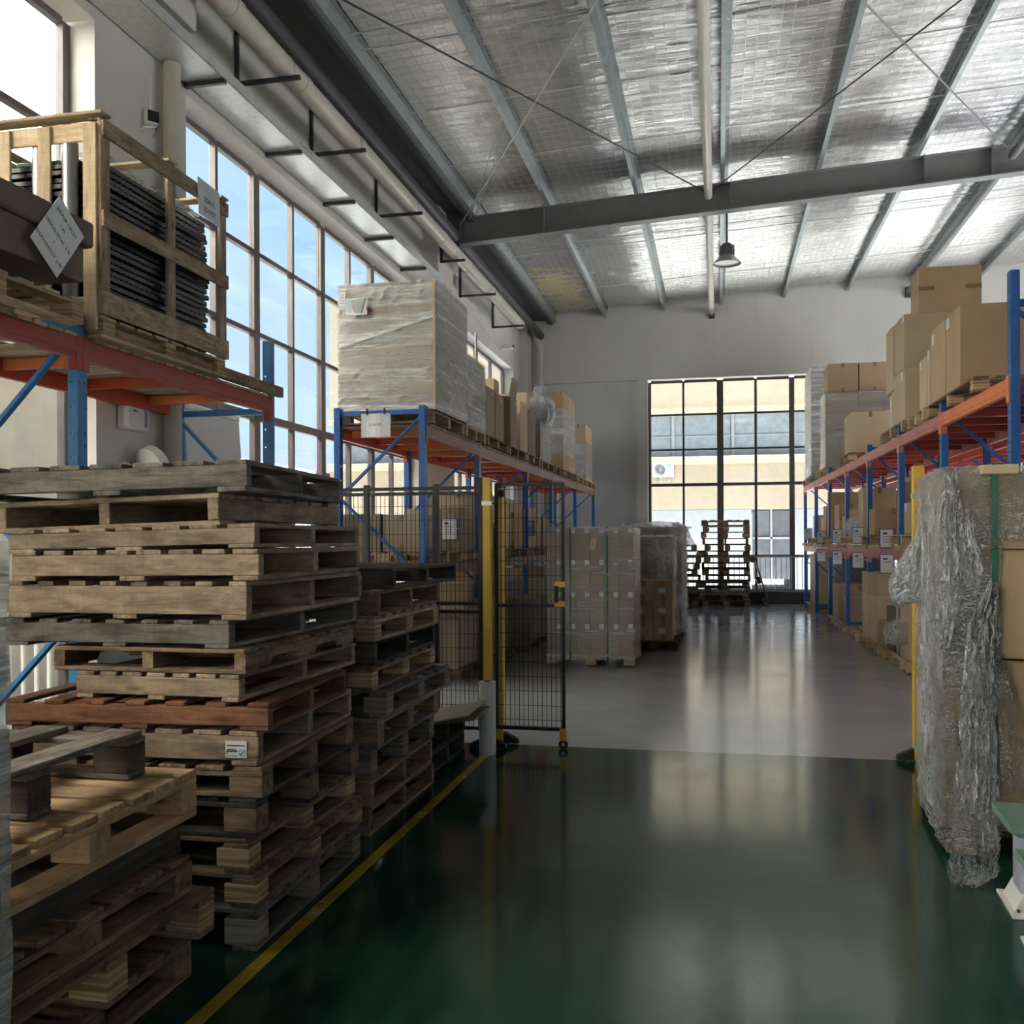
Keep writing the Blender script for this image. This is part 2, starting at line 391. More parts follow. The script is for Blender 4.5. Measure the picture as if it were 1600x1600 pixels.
# ---------------------------------------------------------------- mesh helpers
class MB:
    def __init__(s):
        s.v, s.f, s.m, s.cur = [], [], [], 0
    def add(s, vs, fs):
        o = len(s.v)
        s.v += [tuple(p) for p in vs]
        s.f += [tuple(i + o for i in q) for q in fs]
        s.m += [s.cur] * len(fs)
        return s
    def box(s, x0, x1, y0, y1, z0, z1, c=0.0):
        if c <= 0:
            vs = [(x, y, z) for x in (x0, x1) for y in (y0, y1) for z in (z0, z1)]
            return s.add(vs, [(0, 1, 3, 2), (4, 6, 7, 5), (0, 4, 5, 1), (2, 3, 7, 6), (0, 2, 6, 4), (1, 5, 7, 3)])
        lo, hi = (x0, y0, z0), (x1, y1, z1)
        vs, ix = [], {}
        for sg in [(a, b, d) for a in (0, 1) for b in (0, 1) for d in (0, 1)]:
            full = [hi[i] if sg[i] else lo[i] for i in range(3)]
            ins = [full[i] + (-c if sg[i] else c) for i in range(3)]
            for a in range(3):
                p = list(ins)
                p[a] = full[a]
                ix[(sg, a)] = len(vs)
                vs.append(tuple(p))
        fs = []
        for a in range(3):
            b, d = (a + 1) % 3, (a + 2) % 3
            for sa in (0, 1):
                q = []
                for sb, sd_ in ((0, 0), (1, 0), (1, 1), (0, 1)):
                    g = [0, 0, 0]
                    g[a], g[b], g[d] = sa, sb, sd_
                    q.append(ix[(tuple(g), a)])
                fs.append(tuple(q if sa else q[::-1]))
            for sa in (0, 1):
                for sb in (0, 1):
                    g0, g1 = [0, 0, 0], [0, 0, 0]
                    g0[a] = g1[a] = sa
                    g0[b] = g1[b] = sb
                    g0[d], g1[d] = 0, 1
                    q = [ix[(tuple(g0), a)], ix[(tuple(g0), b)], ix[(tuple(g1), b)], ix[(tuple(g1), a)]]
                    fs.append(tuple(q if (sa == sb) else q[::-1]))
        for sg in [(a, b, d) for a in (0, 1) for b in (0, 1) for d in (0, 1)]:
            q = [ix[(sg, 0)], ix[(sg, 1)], ix[(sg, 2)]]
            fs.append(tuple(q if sum(sg) % 2 else q[::-1]))
        return s.add(vs, fs)
    def tube(s, p, q, r, n=8, r2=None, cap=True):
        p, q = Vector(p), Vector(q)
        d = (q - p).normalized()
        a = d.orthogonal().normalized()
        b = d.cross(a)
        r2 = r if r2 is None else r2
        vs = []
        for c_, rr in ((p, r), (q, r2)):
            for i in range(n):
                t = 2 * math.pi * i / n
                vs.append(c_ + (a * math.cos(t) + b * math.sin(t)) * rr)
        fs = [(i, (i + 1) % n, n + (i + 1) % n, n + i) for i in range(n)]
        if cap:
            fs += [tuple(range(n))[::-1], tuple(range(n, 2 * n))]
        return s.add(vs, fs)
    def bar(s, p, q, w, h, up=(0, 0, 1)):
        # rectangular bar from p to q; w across, h along 'up'
        p, q = Vector(p), Vector(q)
        d = (q - p).normalized()
        a = d.cross(Vector(up))
        a = a.normalized() if a.length > 1e-6 else d.orthogonal().normalized()
        b = a.cross(d).normalized()
        vs = [c_ + a * (i * w / 2) + b * (j * h / 2) for c_ in (p, q) for i, j in ((-1, -1), (1, -1), (1, 1), (-1, 1))]
        return s.add(vs, [(0, 1, 5, 4), (1, 2, 6, 5), (2, 3, 7, 6), (3, 0, 4, 7), (3, 2, 1, 0), (4, 5, 6, 7)])
    def lathe(s, prof, n=16, c=(0, 0, 0)):
        vs = []
        for r, z in prof:
            for i in range(n):
                t = 2 * math.pi * i / n
                vs.append((c[0] + r * math.cos(t), c[1] + r * math.sin(t), c[2] + z))
        fs = []
        for k in range(len(prof) - 1):
            for i in range(n):
                j = (i + 1) % n
                fs.append((k * n + i, k * n + j, (k + 1) * n + j, (k + 1) * n + i))
        return s.add(vs, fs)
    def prism(s, pts, y0, y1):
        # pts (x, z) profile extruded along Y
        n = len(pts)
        vs = [(x, y, z) for y in (y0, y1) for x, z in pts]
        fs = [(i, (i + 1) % n, n + (i + 1) % n, n + i) for i in range(n)]
        fs += [tuple(range(n))[::-1], tuple(range(n, 2 * n))]
        return s.add(vs, fs)
    def mesh(s, name, mats, smooth=False, fix=True):
        me = bpy.data.meshes.new(name)
        me.from_pydata(s.v, [], s.f)
        for m_ in (mats if isinstance(mats, (list, tuple)) else [mats]):
            me.materials.append(M[m_] if isinstance(m_, str) else m_)
        if any(s.m):
            me.polygons.foreach_set('material_index', s.m)
        if fix:
            bm = bmesh.new()
            bm.from_mesh(me)
            bmesh.ops.recalc_face_normals(bm, faces=bm.faces)
            bm.to_mesh(me)
            bm.free()
        if smooth:
            me.shade_smooth()
            me.set_sharp_from_angle(angle=0.7)
        me.update()
        return me

def link(name, me, parent=None, loc=(0, 0, 0), rot=(0, 0, 0)):
    o = bpy.data.objects.new(name, me)
    COL.objects.link(o)
    if parent is not None:
        o.parent = parent
    o.location = loc
    o.rotation_euler = rot
    return o

def tag(o, label, cat, group=None):
    o['label'] = label
    o['category'] = cat
    if group:
        o['group'] = group
    return o

def thing(name, label=None, cat=None, loc=(0, 0, 0), rz=0.0, group=None, parent=None, rot=None):
    o = bpy.data.objects.new(name, None)
    o.empty_display_size = 0.1
    COL.objects.link(o)
    o.location = loc
    o.rotation_euler = rot if rot else (0, 0, rz)
    if parent is not None:
        o.parent = parent
    if label:
        tag(o, label, cat, group)
    return o

def struct(name, me, parent=None):
    o = link(name, me, parent)
    if parent is None:
        o['kind'] = 'structure'
    return o

_cache = {}
def cbox(lx, ly, lz, mat, c=0.004):
    # chamfered board: length along local X, centred on the origin
    k = (round(lx, 3), round(ly, 3), round(lz, 3), mat, c)
    if k not in _cache:
        b = MB().box(-lx / 2, lx / 2, -ly / 2, ly / 2, -lz / 2, lz / 2, c)
        _cache[k] = b.mesh('board', mat, fix=False)
    return _cache[k]

def board(name, lx, ly, lz, mat, parent, loc, along='X', wob=0.0, c=0.004):
    rz = 0.0 if along == 'X' else math.pi / 2
    if wob:
        rz += random.uniform(-wob, wob)
    return link(name, cbox(lx, ly, lz, mat, c), parent, loc, (0, 0, rz))

def text_mesh(body, size, mat, name='lettering', depth=0.0004):
    cu = bpy.data.curves.new(name, 'FONT')
    cu.body = body
    cu.size = size
    cu.extrude = depth
    cu.resolution_u = 2
    cu.align_x = 'CENTER'
    cu.align_y = 'CENTER'
    ob = bpy.data.objects.new(name, cu)
    COL.objects.link(ob)
    dg = bpy.context.evaluated_depsgraph_get()
    me = bpy.data.meshes.new_from_object(ob.evaluated_get(dg))
    bpy.data.objects.remove(ob)
    me.materials.clear()
    me.materials.append(M[mat])
    return me

# ================================================================ the setting
YB, YF, XL, XR = -5.0, 23.5, -4.7, 13.0

def zroof(x):
    return 7.14 + 0.055 * (x + 4.05)

fl = struct('floor', MB().box(-4.7, XR, YB, YF, -0.2, 0.0).mesh('floor', 'floor_grey'))
struct('epoxy_coating', MB().box(-4.69, XR, YB, 6.93, -0.01, 0.003).mesh('epoxy_coating', 'floor_green'), fl)
b = MB().box(-1.63, -1.575, YB, 6.62, 0.0, 0.0045)
struct('floor_marking', b.mesh('floor_marking', 'line_yellow'), fl)

# left wall: three tall windows, plus an unseen nearest opening added for fill light
WIN = [(-4.7, -2.0), (-0.8, 6.6), (7.88, 15.08), (16.9, 22.1)]
ZW0, ZW1 = 0.12, 5.57
b = MB()
ys = [YB] + [y for w in WIN for y in w] + [YF + 0.4]
for i in range(0, len(ys), 2):
    b.box(-5.0, XL, ys[i], ys[i + 1], -0.2, 7.3)
for y0, y1 in WIN:
    b.box(-5.0, XL, y0, y1, -0.2, ZW0)
    b.box(-5.0, XL, y0, y1, ZW1, 7.3)
wl = struct('wall_left', b.mesh('wall_left', 'wall'))
b = MB()   # white plaster reveals lining the openings
for y0, y1 in WIN:
    b.box(-4.94, XL - 0.0005, y0 - 0.002, y0 + 0.012, ZW0, ZW1)
    b.box(-4.94, XL - 0.0005, y1 - 0.012, y1 + 0.002, ZW0, ZW1)
    b.box(-4.94, XL - 0.0005, y0, y1, ZW1 - 0.012, ZW1 + 0.002)
struct('reveal_plaster', b.mesh('reveal_plaster', 'white_wall'), wl)
# corbels on the piers that carry the rafters, and the corner pier
for n_, (y0, y1, z0) in enumerate(((6.85, 7.6, 5.95), (15.0, 15.9, 5.78))):
    struct('trim_%d' % (n_ + 1), MB().box(XL + .001, -4.42, y0, y1, z0, 7.0, 0.01).mesh('trim', 'wall'))
struct('trim_3', MB().box(XL + .001, -4.52, 22.9, 23.49, 0, 7.1, 0.005).mesh('trim', 'wall'))

# far wall: painted frame around a recessed infill and the big window opening
FWX = [-1.65, 0.06, 1.72, 3.4, 5.1, 6.8]
b = MB()
b.box(-5.0, -1.9, 23.62, 23.9, -0.2, 5.47)
far_fill = b
b = MB()
b.box(-5.0, XR, YF, 23.9, 5.42, 9.2)
b.box(-1.92, -1.66, YF, 23.9, -0.2, 5.42)
b.box(6.8, XR, YF, 23.9, -0.2, 5.42)
b.box(-5.0, -4.45, YF, 23.9, -0.2, 5.42)
b.box(-1.66, 6.8, YF, 23.9, -0.2, 0.0)
b.box(-4.45, -1.92, YF + 0.06, 23.8, 0, 1.83)
wf = struct('wall_far', b.mesh('wall_far', 'wall'))
struct('infill_panel', far_fill.mesh('infill_panel', 'wall_grey'), wf)
struct('ledge', MB().box(-4.45, -1.92, YF - 0.01, 23.62, 1.83, 1.87).mesh('ledge', 'wall'), wf)
bb = struct('baseboard_far', MB().box(-1.66, 6.8, YF - 0.02, 23.75, 0, 0.28, 0.006).mesh('baseboard_far', 'concrete_dark'))

# back wall behind the viewer, with an unseen opening invented for fill light
b = MB()
b.box(-5.0, XR, YB - 0.3, YB, -0.2, 0.9)
b.box(-5.0, XR, YB - 0.3, YB, 5.4, 8.7)
for x0, x1 in ((-5.0, 0.3), (2.6, XR)):
    b.box(x0, x1, YB - 0.3, YB, 0.9, 5.4)
struct('wall_back', b.mesh('wall_back', 'wall'))
# right wall out of frame, with an opening added to bring in fill light
b = MB()
rw = [YB, 10.0, 16.4, YF + 0.4]
for i in range(0, len(rw), 2):
    b.box(XR, XR + 0.3, rw[i], rw[i + 1], -0.2, 8.8)
for i in range(1, len(rw) - 1, 2):
    b.box(XR, XR + 0.3, rw[i], rw[i + 1], -0.2, 0.9)
    b.box(XR, XR + 0.3, rw[i], rw[i + 1], 6.2, 8.8)
struct('wall_right', b.mesh('wall_right', 'wall'))

# ---- ceiling: crinkled foil sagging between its netting, roof deck above
nx, ny = 150, 1150
gx = np.linspace(-4.05, XR + 0.1, nx)
gy = np.linspace(YB, YF + 0.02, ny)
X, Y = np.meshgrid(gx, gy, indexing='ij')
def smooth_noise(sx, sy):
    # bilinear value noise, cell sizes sx, sy
    a = rng.random((int((XR + 6) / sx) + 3, int((YF - YB) / sy) + 3))
    u, v = (X + 4.05) / sx, (Y - YB) / sy
    i, j = np.floor(u).astype(int), np.floor(v).astype(int)
    fu, fv = u - i, v - j
    fu, fv = fu * fu * (3 - 2 * fu), fv * fv * (3 - 2 * fv)
    return (a[i, j] * (1 - fu) + a[i + 1, j] * fu) * (1 - fv) + (a[i, j + 1] * (1 - fu) + a[i + 1, j + 1] * fu) * fv
Z = 7.14 + 0.055 * (X + 4.05) + 0.02
ph = smooth_noise(0.9, 0.6) * 0.9
sag = 0.010 + 0.022 * smooth_noise(0.7, 0.5)
Z -= sag * np.abs(np.sin(math.pi * Y / 0.19 + ph * 2.2))
Z -= 0.012 * smooth_noise(0.28, 0.12) + 0.006 * np.abs(np.sin(math.pi * X / 0.13 + ph))
Z -= 0.02 * np.sin(math.pi * (X + 3.92) / 1.44) ** 2
vs = np.stack([X, Y, Z], -1).reshape(-1, 3)
idx = np.arange(nx * ny).reshape(nx, ny)
fs = np.stack([idx[:-1, :-1], idx[:-1, 1:], idx[1:, 1:], idx[1:, :-1]], -1).reshape(-1, 4)
me = bpy.data.meshes.new('ceiling')
me.from_pydata(vs.tolist(), [], fs.tolist())
me.materials.append(M['foil'])
me.shade_smooth()
ceil = struct('ceiling', me)
b = MB()
b.add([(-5.6, YB - 0.4, zroof(-5.6) + 0.12), (XR + 0.9, YB - 0.4, zroof(XR + 0.9) + 0.12), (XR + 0.9, YF + 0.6, zroof(XR + 0.9) + 0.12), (-5.6, YF + 0.6, zroof(-5.6) + 0.12),
       (-5.6, YB - 0.4, zroof(-5.6) + 0.22), (XR + 0.9, YB - 0.4, zroof(XR + 0.9) + 0.22), (XR + 0.9, YF + 0.6, zroof(XR + 0.9) + 0.22), (-5.6, YF + 0.6, zroof(-5.6) + 0.22)],
      [(0, 1, 2, 3), (7, 6, 5, 4), (0, 4, 5, 1), (1, 5, 6, 2), (2, 6, 7, 3), (3, 7, 4, 0)])
struct('roof_deck', b.mesh('roof_deck', 'steel_dark'), ceil)
# wire netting under the foil
b = MB()
for x in np.arange(-3.95, 9.0, 0.13):
    b.bar((x, 4.0, zroof(x) - 0.045), (x, YF, zroof(x) - 0.045), 0.003, 0.003)
for y in np.arange(4.0, YF, 0.19):
    b.bar((-4.0, y, zroof(-4.0) - 0.048), (9.0, y, zroof(9.0) - 0.048), 0.003, 0.003)
o = struct('wire_netting', b.mesh('wire_netting', 'silver'), ceil)
o['kind'] = 'stuff'
# Z purlins running the length of the roof
PX = [-3.92, -2.66, -1.23, 0.12, 1.57, 3.0, 4.42, 5.85, 7.3, 8.75, 10.2, 11.65, 12.6]
zp = [(-0.06, -0.205), (-0.06, -0.18), (-0.055, -0.18), (-0.055, -0.201), (0.0, -0.201), (0.0, 0.0), (0.06, 0.0), (0.06, -0.004), (0.004, -0.004), (0.004, -0.205)]
pm = MB().prism([(x - 0.0, z) for x, z in zp], YB, YF).mesh('purlin', 'purlin')
for x in PX:
    link('purlin', pm, ceil, (x, 0, zroof(x) - 0.02))
# rafters: welded I beams with stiffener plates
def rafter(y, x0, x1):
    for (za, zb, wy) in ((-0.215, -0.23, 0.20), (-0.22, -0.64, 0.012), (-0.635, -0.652, 0.20)):
        m = MB()
        vs = [(x, y + s * wy / 2, zroof(x) + z) for x in (x0, x1) for s in (-1, 1) for z in (za, zb)]
        m.add(vs, [(0, 1, 3, 2), (4, 6, 7, 5), (0, 4, 5, 1), (2, 3, 7, 6), (0, 2, 6, 4), (1, 5, 7, 3)])
        link('rafter_flange' if wy > 0.1 else 'rafter_web', m.mesh('rafter', 'steel'), ceil)
    sm = MB().box(-0.007, 0.007, -0.095, 0.095, -0.64, -0.19).mesh('stiffener', 'steel')
    for x in (-2.78, 0.22, 3.08, 4.02, 7.4, 10.3):
        link('stiffener', sm, ceil, (x, y, zroof(x)))
rafter(15.6, -4.42, XR)
rafter(7.55, -4.42, XR)
rafter(-0.5, -4.42, XR)
# haunch where the rafter meets the corbel
struct('haunch', MB().box(-4.45, -4.2, 15.48, 15.72, 6.42, 7.02, 0.004).mesh('haunch', 'steel_dark'), ceil)
# longitudinal strut tubes between the rafters and their wall brackets
for x in (-0.13, 4.3, 8.7):
    z = zroof(x) - 0.40
    for y0, y1 in ((YB, 7.5), (7.6, 15.5), (15.72, 23.42)):
        link('strut_tube', MB().tube((x, y0, z), (x, y1, z), 0.064, 14).mesh('strut_tube', 'steel' if x > 1 else 'pvc', smooth=True), ceil)
    link('strut_bracket', MB().box(x - 0.07, x + 0.07, 23.40, 23.5, z - 0.13, z + 0.1, 0.004).mesh('strut_bracket', 'steel_dark'), ceil)
# dark eave: gutter beam, tube and fascia
link('eave_beam', MB().box(-4.08, -3.98, YB, 23.45, 6.86, 7.10).mesh('eave_beam', 'steel_dark'), ceil)
link('eave_tube', MB().tube((-4.28, YB, 6.60), (-4.28, 15.45, 6.60), 0.10, 14).mesh('eave_tube', 'steel_dark', smooth=True), ceil)
link('eave_tube', MB().tube((-4.28, 15.75, 6.60), (-4.28, 23.4, 6.60), 0.10, 14).mesh('eave_tube', 'steel_dark', smooth=True), ceil)
link('eave_board', MB().box(-4.70, -4.02, YB, 23.5, 6.98, 7.02).mesh('eave_board', 'steel_dark'), ceil)
# cross bracing rods in the roof plane
def rod(p, q, r=0.011, mat='steel_dark', name='tie_rod'):
    link(name, MB().tube(p, q, r, 6).mesh(name, mat), ceil)
for (xa, xb, m1, m2) in ((-4.2, -0.13, 'steel_dark', 'silver'), (-0.13, 4.3, 'steel', 'steel_dark'), (4.3, 8.7, 'steel_dark', 'steel')):
    za, zb = zroof(xa) - 0.36, zroof(xb) - 0.36
    rod((xa, 7.6, za), (xb, 15.5, zb), mat=m1)
    rod((xa, 15.5, za), (xb, 7.6, zb), mat=m2)
rod((-4.0, 15.4, zroof(-4) - .30), (-2.7, 12.2, zroof(-2.7) - .12), 0.007, 'silver')
rod((-3.9, 15.4, zroof(-4) - .26), (-2.7, 12.5, zroof(-2.7) - .10), 0.007, 'silver')
# sag rods between purlins
for y in (9.9, 10.25, 11.9, 13.7, 17.9, 18.35, 21.2):
    rod((-3.95, y, zroof(-3.95) - 0.09), (12, y + 0.1, zroof(12) - 0.09), 0.010, 'galv', 'sag_rod')

# ---- windows
def window(name, kind, us, zs, pos, mat, thick, fw=0.055, dep=0.07, doors=None):
    """us: mullion positions (list of (u, width)); zs: list of (z, width); kind 'X' = wall facing X at x=pos"""
    root = thing(name)
    root['kind'] = 'structure'
    def bx(u0, u1, z0, z1, d0, d1, nm, m):
        mb = MB()
        if kind == 'X':
            mb.box(pos + d0, pos + d1, u0, u1, z0, z1, 0.003 if nm != 'pane' else 0)
        else:
            mb.box(u0, u1, pos + d0, pos + d1, z0, z1, 0.003 if nm != 'pane' else 0)
        link(nm, mb.mesh(nm, m, fix=False), root)
    h = dep / 2
    for u, w in us:
        bx(u - w / 2, u + w / 2, zs[0][0], zs[-1][0], -h, h, 'mullion', mat)
    for z, w in zs:
        for i in range(len(us) - 1):
            bx(us[i][0] + us[i][1] / 2, us[i + 1][0] - us[i + 1][1] / 2, z - w / 2, z + w / 2, -h * .9, h * .9, 'transom', mat)
    for i in range(len(us) - 1):
        for j in range(len(zs) - 1):
            bx(us[i][0] + us[i][1] / 2, us[i + 1][0] - us[i + 1][1] / 2, zs[j][0] + zs[j][1] / 2, zs[j + 1][0] - zs[j + 1][1] / 2, -.004, .004, 'pane', 'glass')
    return root
ZL = [(0.14, 0.06), (0.95, 0.07), (2.88, 0.09), (3.79, 0.05), (4.67, 0.05), (5.53, 0.06)]
window('fill_window', 'X', [(-4.66, .09), (-3.35, .05), (-2.04, .09)], ZL, -4.95, 'frame_grey', 0.06)  # out of view, added to throw more light on front faces
window('window_1', 'X', [(-0.75, .1), (0.16, .05), (1.06, .1), (1.96, .05), (2.86, .1), (3.8, .05), (4.7, .1), (5.63, .05), (6.55, .09)], ZL, -4.95, 'frame_grey', 0.06)
window('window_2', 'X', [(7.93, .09), (8.82, .05), (9.68, .13), (10.6, .05), (11.48, .13), (12.4, .05), (13.28, .13), (14.15, .05), (15.03, .09)], ZL, -4.95, 'frame_grey', 0.06)
window('window_3', 'X', [(16.95, .09), (18.2, .05), (19.5, .12), (20.8, .05), (22.05, .09)], ZL, -4.95, 'frame_grey', 0.06)
us = [(-1.62, .07), (-0.81, .05), (0.06, .15), (0.89, .06), (1.72, .12), (2.56, .05), (3.4, .12), (4.25, .05), (5.1, .12), (5.95, .05), (6.77, .07)]
window('window_4', 'Y', us, [(0.31, .06), (1.13, .07), (2.86, .075), (3.71, .05), (4.56, .05), (5.37, .07)], 23.66, 'frame', 0.06)

# light portals in the window openings (sampling aid for the daylight; they emit nothing themselves)
def portal(loc, rot, sx, sy):
    ld = bpy.data.lights.new('window_portal', 'AREA')
    ld.shape = 'RECTANGLE'
    ld.size, ld.size_y = sx, sy
    ld.cycles.is_portal = True
    o = bpy.data.objects.new('window_portal', ld)
    COL.objects.link(o)
    o.location = loc
    o.rotation_euler = rot
for y0, y1 in WIN:
    portal((-5.02, (y0 + y1) / 2, (ZW0 + ZW1) / 2), (0, R(-90), 0), ZW1 - ZW0, y1 - y0)
portal((2.57, 23.92, 2.8), (R(-90), 0, 0), 8.45, 5.3)
portal((1.45, YB - 0.32, 3.15), (R(90), 0, 0), 2.3, 4.5)
for i in range(1, len(rw) - 1, 2):
    portal((XR + 0.32, (rw[i] + rw[i + 1]) / 2, 3.55), (0, R(90), 0), 5.3, rw[i + 1] - rw[i])

# ================================================================ outside
struct('ground', MB().box(-60, 60, -40, 80, -0.6, -0.25).mesh('ground', 'ground'))

def facade_windows(root, axis, pos, cells, mat, fr='out_grey'):
    for (u0, u1, z0, z1, m) in cells:
        mb = MB()
        if axis == 'Y':
            mb.box(u0, u1, pos - 0.03, pos + 0.1, z0, z1)
        else:
            mb.box(pos - 0.1, pos + 0.03, u0, u1, z0, z1)
        link('pane', mb.mesh('pane', m), root)

t = thing('building', 'cream building with two glass bands seen through the far window', 'building', (0, 33, 0))
def pt(nm, x0, x1, y0, y1, z0, z1, mat, c=0.0):
    return link(nm, MB().box(x0, x1, y0, y1, z0, z1, c).mesh(nm, mat), t)
pt('wall', -14, 26, 0.25, 6, 5.85, 10.5, 'cream_far')
pt('wall', -14, 26, 0.25, 6, 2.55, 4.35, 'cream_far')
pt('cornice', -14, 26, 0.05, 0.26, 5.80, 5.98, 'cream_far', 0.02)
pt('sill', -14, 26, 0.05, 0.26, 4.10, 4.36, 'cream_far', 0.02)
pt('wall', -14, 1.1, 0.25, 6, -0.3, 2.56, 'out_grey')
pt('wall', 2.5, 26, 0.25, 6, -0.3, 2.56, 'out_grey')
pt('wall', -14, 26, 1.2, 6, 4.3, 5.9, 'out_grey')
for i in range(14):
    x0 = -13.5 + i * 2.0
    w = pt('window_glazing', x0 + .05, x0 + 1.93, 0.42, 0.48, 4.36, 5.84, 'out_glass')
    pt('window_post', x0 - 0.05, x0 + 0.05, 0.36, 0.5, 4.35, 5.85, 'out_grey')
    pt('window_bar', x0 + .05, x0 + 1.95, 0.38, 0.46, 5.05, 5.09, 'out_grey')
for (x0, x1) in ((1.14, 1.72), (1.78, 2.46)):
    pt('window_glazing', x0, x1, 0.40, 0.45, 1.62, 2.5, 'out_dark')
    pt('window_glazing', x0, x1, 0.40, 0.45, 0.2, 1.55, 'out_dark')
pt('window_post', 1.72, 1.78, 0.34, 0.46, 0.1, 2.55, 'out_grey')
pt('window_bar', 1.1, 2.5, 0.34, 0.46, 1.55, 1.62, 'out_grey')

a = thing('air_conditioner', 'white outdoor air conditioner unit on the cream building beyond the window', 'air conditioner', (-1.83, 32.95, 3.68))
link('casing', MB().box(-0.36, 0.36, -0.02, 0.30, 0, 0.48, 0.02).mesh('casing', 'ac_white'), a)
fan = MB().lathe([(0.0, 0.012), (0.05, 0.012), (0.06, 0.004), (0.17, 0.004), (0.19, 0.014), (0.2, 0.0)], 24)
link('fan_grille', fan.mesh('fan_grille', 'out_dark', smooth=True), a, (-0.10, -0.022, 0.24), (R(90), 0, 0))
link('badge', MB().box(0.14, 0.27, -0.026, -0.02, 0.36, 0.42).mesh('badge', 'blue_light'), a)
for x in (-0.2, 0.2):
    link('bracket', MB().box(x - .02, x + .02, 0.0, 0.30, -0.16, 0.0).mesh('bracket', 'steel'), a)

t = thing('building', 'tall blank cream building filling the nearest left window', 'building', (-10.5, 2.0, 0))
link('wall', MB().box(-6, 2.5, -14, 9.2, -0.3, 13, 0.0).mesh('wall', 'plaster_out'), t)
link('pilaster', MB().box(2.5, 2.62, 4.4, 4.9, -0.3, 13, 0.01).mesh('pilaster', 'plaster_out'), t)
link('parapet', MB().box(-6.1, 2.65, -14, 9.3, 13, 13.5, 0.02).mesh('parapet', 'plaster_out'), t)

t = thing('building', 'low cream building behind the middle of the left windows', 'building', (-19.8, 36, 0))
link('wall', MB().box(-5, 5, -10, 14, -0.3, 3.9).mesh('wall', 'cream_far'), t)
for i in range(5):
    link('pilaster', MB().box(4.95, 5.2, -9 + i * 4, -8.4 + i * 4, -0.3, 3.9, 0.01).mesh('pilaster', 'cream_far'), t)
    link('window_glazing', MB().box(4.9, 5.04, -7.6 + i * 4, -5.6 + i * 4, 0.9, 2.6).mesh('glazing', 'out_glass'), t)
link('parapet', MB().box(-5.1, 5.25, -10.1, 14.1, 3.9, 4.15, 0.02).mesh('parapet', 'out_grey'), t)

# white picket railing outside the left windows
t = thing('balustrade', 'white picket railing outside the left windows', 'railing', (-5.45, 0, -0.25))
for z in (0.25, 1.25):
    link('rail', MB().box(-.02, .02, -1, 22, z - .02, z + .02).mesh('rail', 'white_plastic'), t)
pk = MB().box(-.012, .012, -.012, .012, 0, 1.25).mesh('picket', 'white_plastic')
for i in range(150):
    link('picket', pk, t, (0, -0.9 + i * 0.152, 0))
# inside railing in front of the far window
t = thing('railing', 'low grey picket railing in front of the far window', 'railing', (0, 23.45, 0.28))
for z in (0.02, 0.84):
    link('rail', MB().tube((-1.6, 0, z), (6.7, 0, z), 0.022, 8).mesh('rail', 'rail_grey', smooth=True), t)
pk = MB().tube((0, 0, 0), (0, 0, 0.84), 0.009, 6).mesh('picket', 'rail_grey')
for i in range(69):
    link('picket', pk, t, (-1.55 + i * 0.12, 0, 0))

# ================================================================ services on the walls and roof
t = thing('drain_pipe', 'long cream plastic pipe carried on brackets high along the left wall', 'pipe', (-4.17, 0, 6.205))
seg = [-4.0, 5.4, 7.75, 9.2, 10.75, 14.3, 15.9, 17.6, 20.35]
for i in range(len(seg) - 1):
    link('pipe_length', MB().tube((0, seg[i], 0), (0, seg[i + 1], 0), 0.105, 20).mesh('pipe_length', 'pvc', smooth=True), t)
for y in seg[1:-1]:
    link('coupling', MB().tube((0, y - 0.07, 0), (0, y + 0.07, 0), 0.113, 20).mesh('coupling', 'pvc', smooth=True), t)
for y in (2.6, 4.7, 6.75, 8.8, 10.6, 12.8, 15.1, 17.3, 19.95):
    xw = -0.245 if 14.9 < y < 16.0 else -0.525
    m = MB()
    m.box(xw, 0.17, y - 0.02, y + 0.02, -0.145, -0.108)
    m.box(xw, xw + 0.035, y - 0.02, y + 0.02, -0.145, 0.42)
    o = link('bracket', m.mesh('bracket', 'steel_dark'), t)
    m = MB()
    for k in range(10):
        a0, a1 = math.pi * k / 10, math.pi * (k + 1) / 10
        m.bar((0.111 * math.cos(a0), y, 0.111 * math.sin(a0)), (0.111 * math.cos(a1), y, 0.111 * math.sin(a1)), 0.012, 0.006)
    m.bar((0.111, y, 0), (0.111, y, -0.11), 0.01, 0.006)
    link('clamp', m.mesh('clamp', 'silver'), t)

t = thing('cable_tray', 'galvanised cable tray on short brackets along the top of the left windows', 'cable tray', (-4.5, 0, 5.65))
m = MB()
m.box(-0.188, 0.2, -4.5, 14.9, 0, 0.004)
m.box(-0.188, -0.184, -4.5, 14.9, 0, 0.11)
m.box(0.196, 0.2, -4.5, 14.9, 0, 0.11)
link('trough', m.mesh('trough', 'galv'), t)
for y in (1.6, 3.2, 4.8, 6.3, 7.86, 9.46, 10.99, 12.4, 13.89):
    link('bracket', MB().box(-0.192, 0.21, y - 0.02, y + 0.02, -0.042, -0.001).mesh('bracket', 'steel_dark'), t)
for y in (6.3, 9.6, 12.9):
    m = MB()
    for k in range(6):
        m.box(0.2, 0.204, y - 0.15 + k * 0.05, y - 0.12 + k * 0.05, 0.07, 0.075)
    link('cable_tie', m.mesh('cable_tie', 'black'), t)

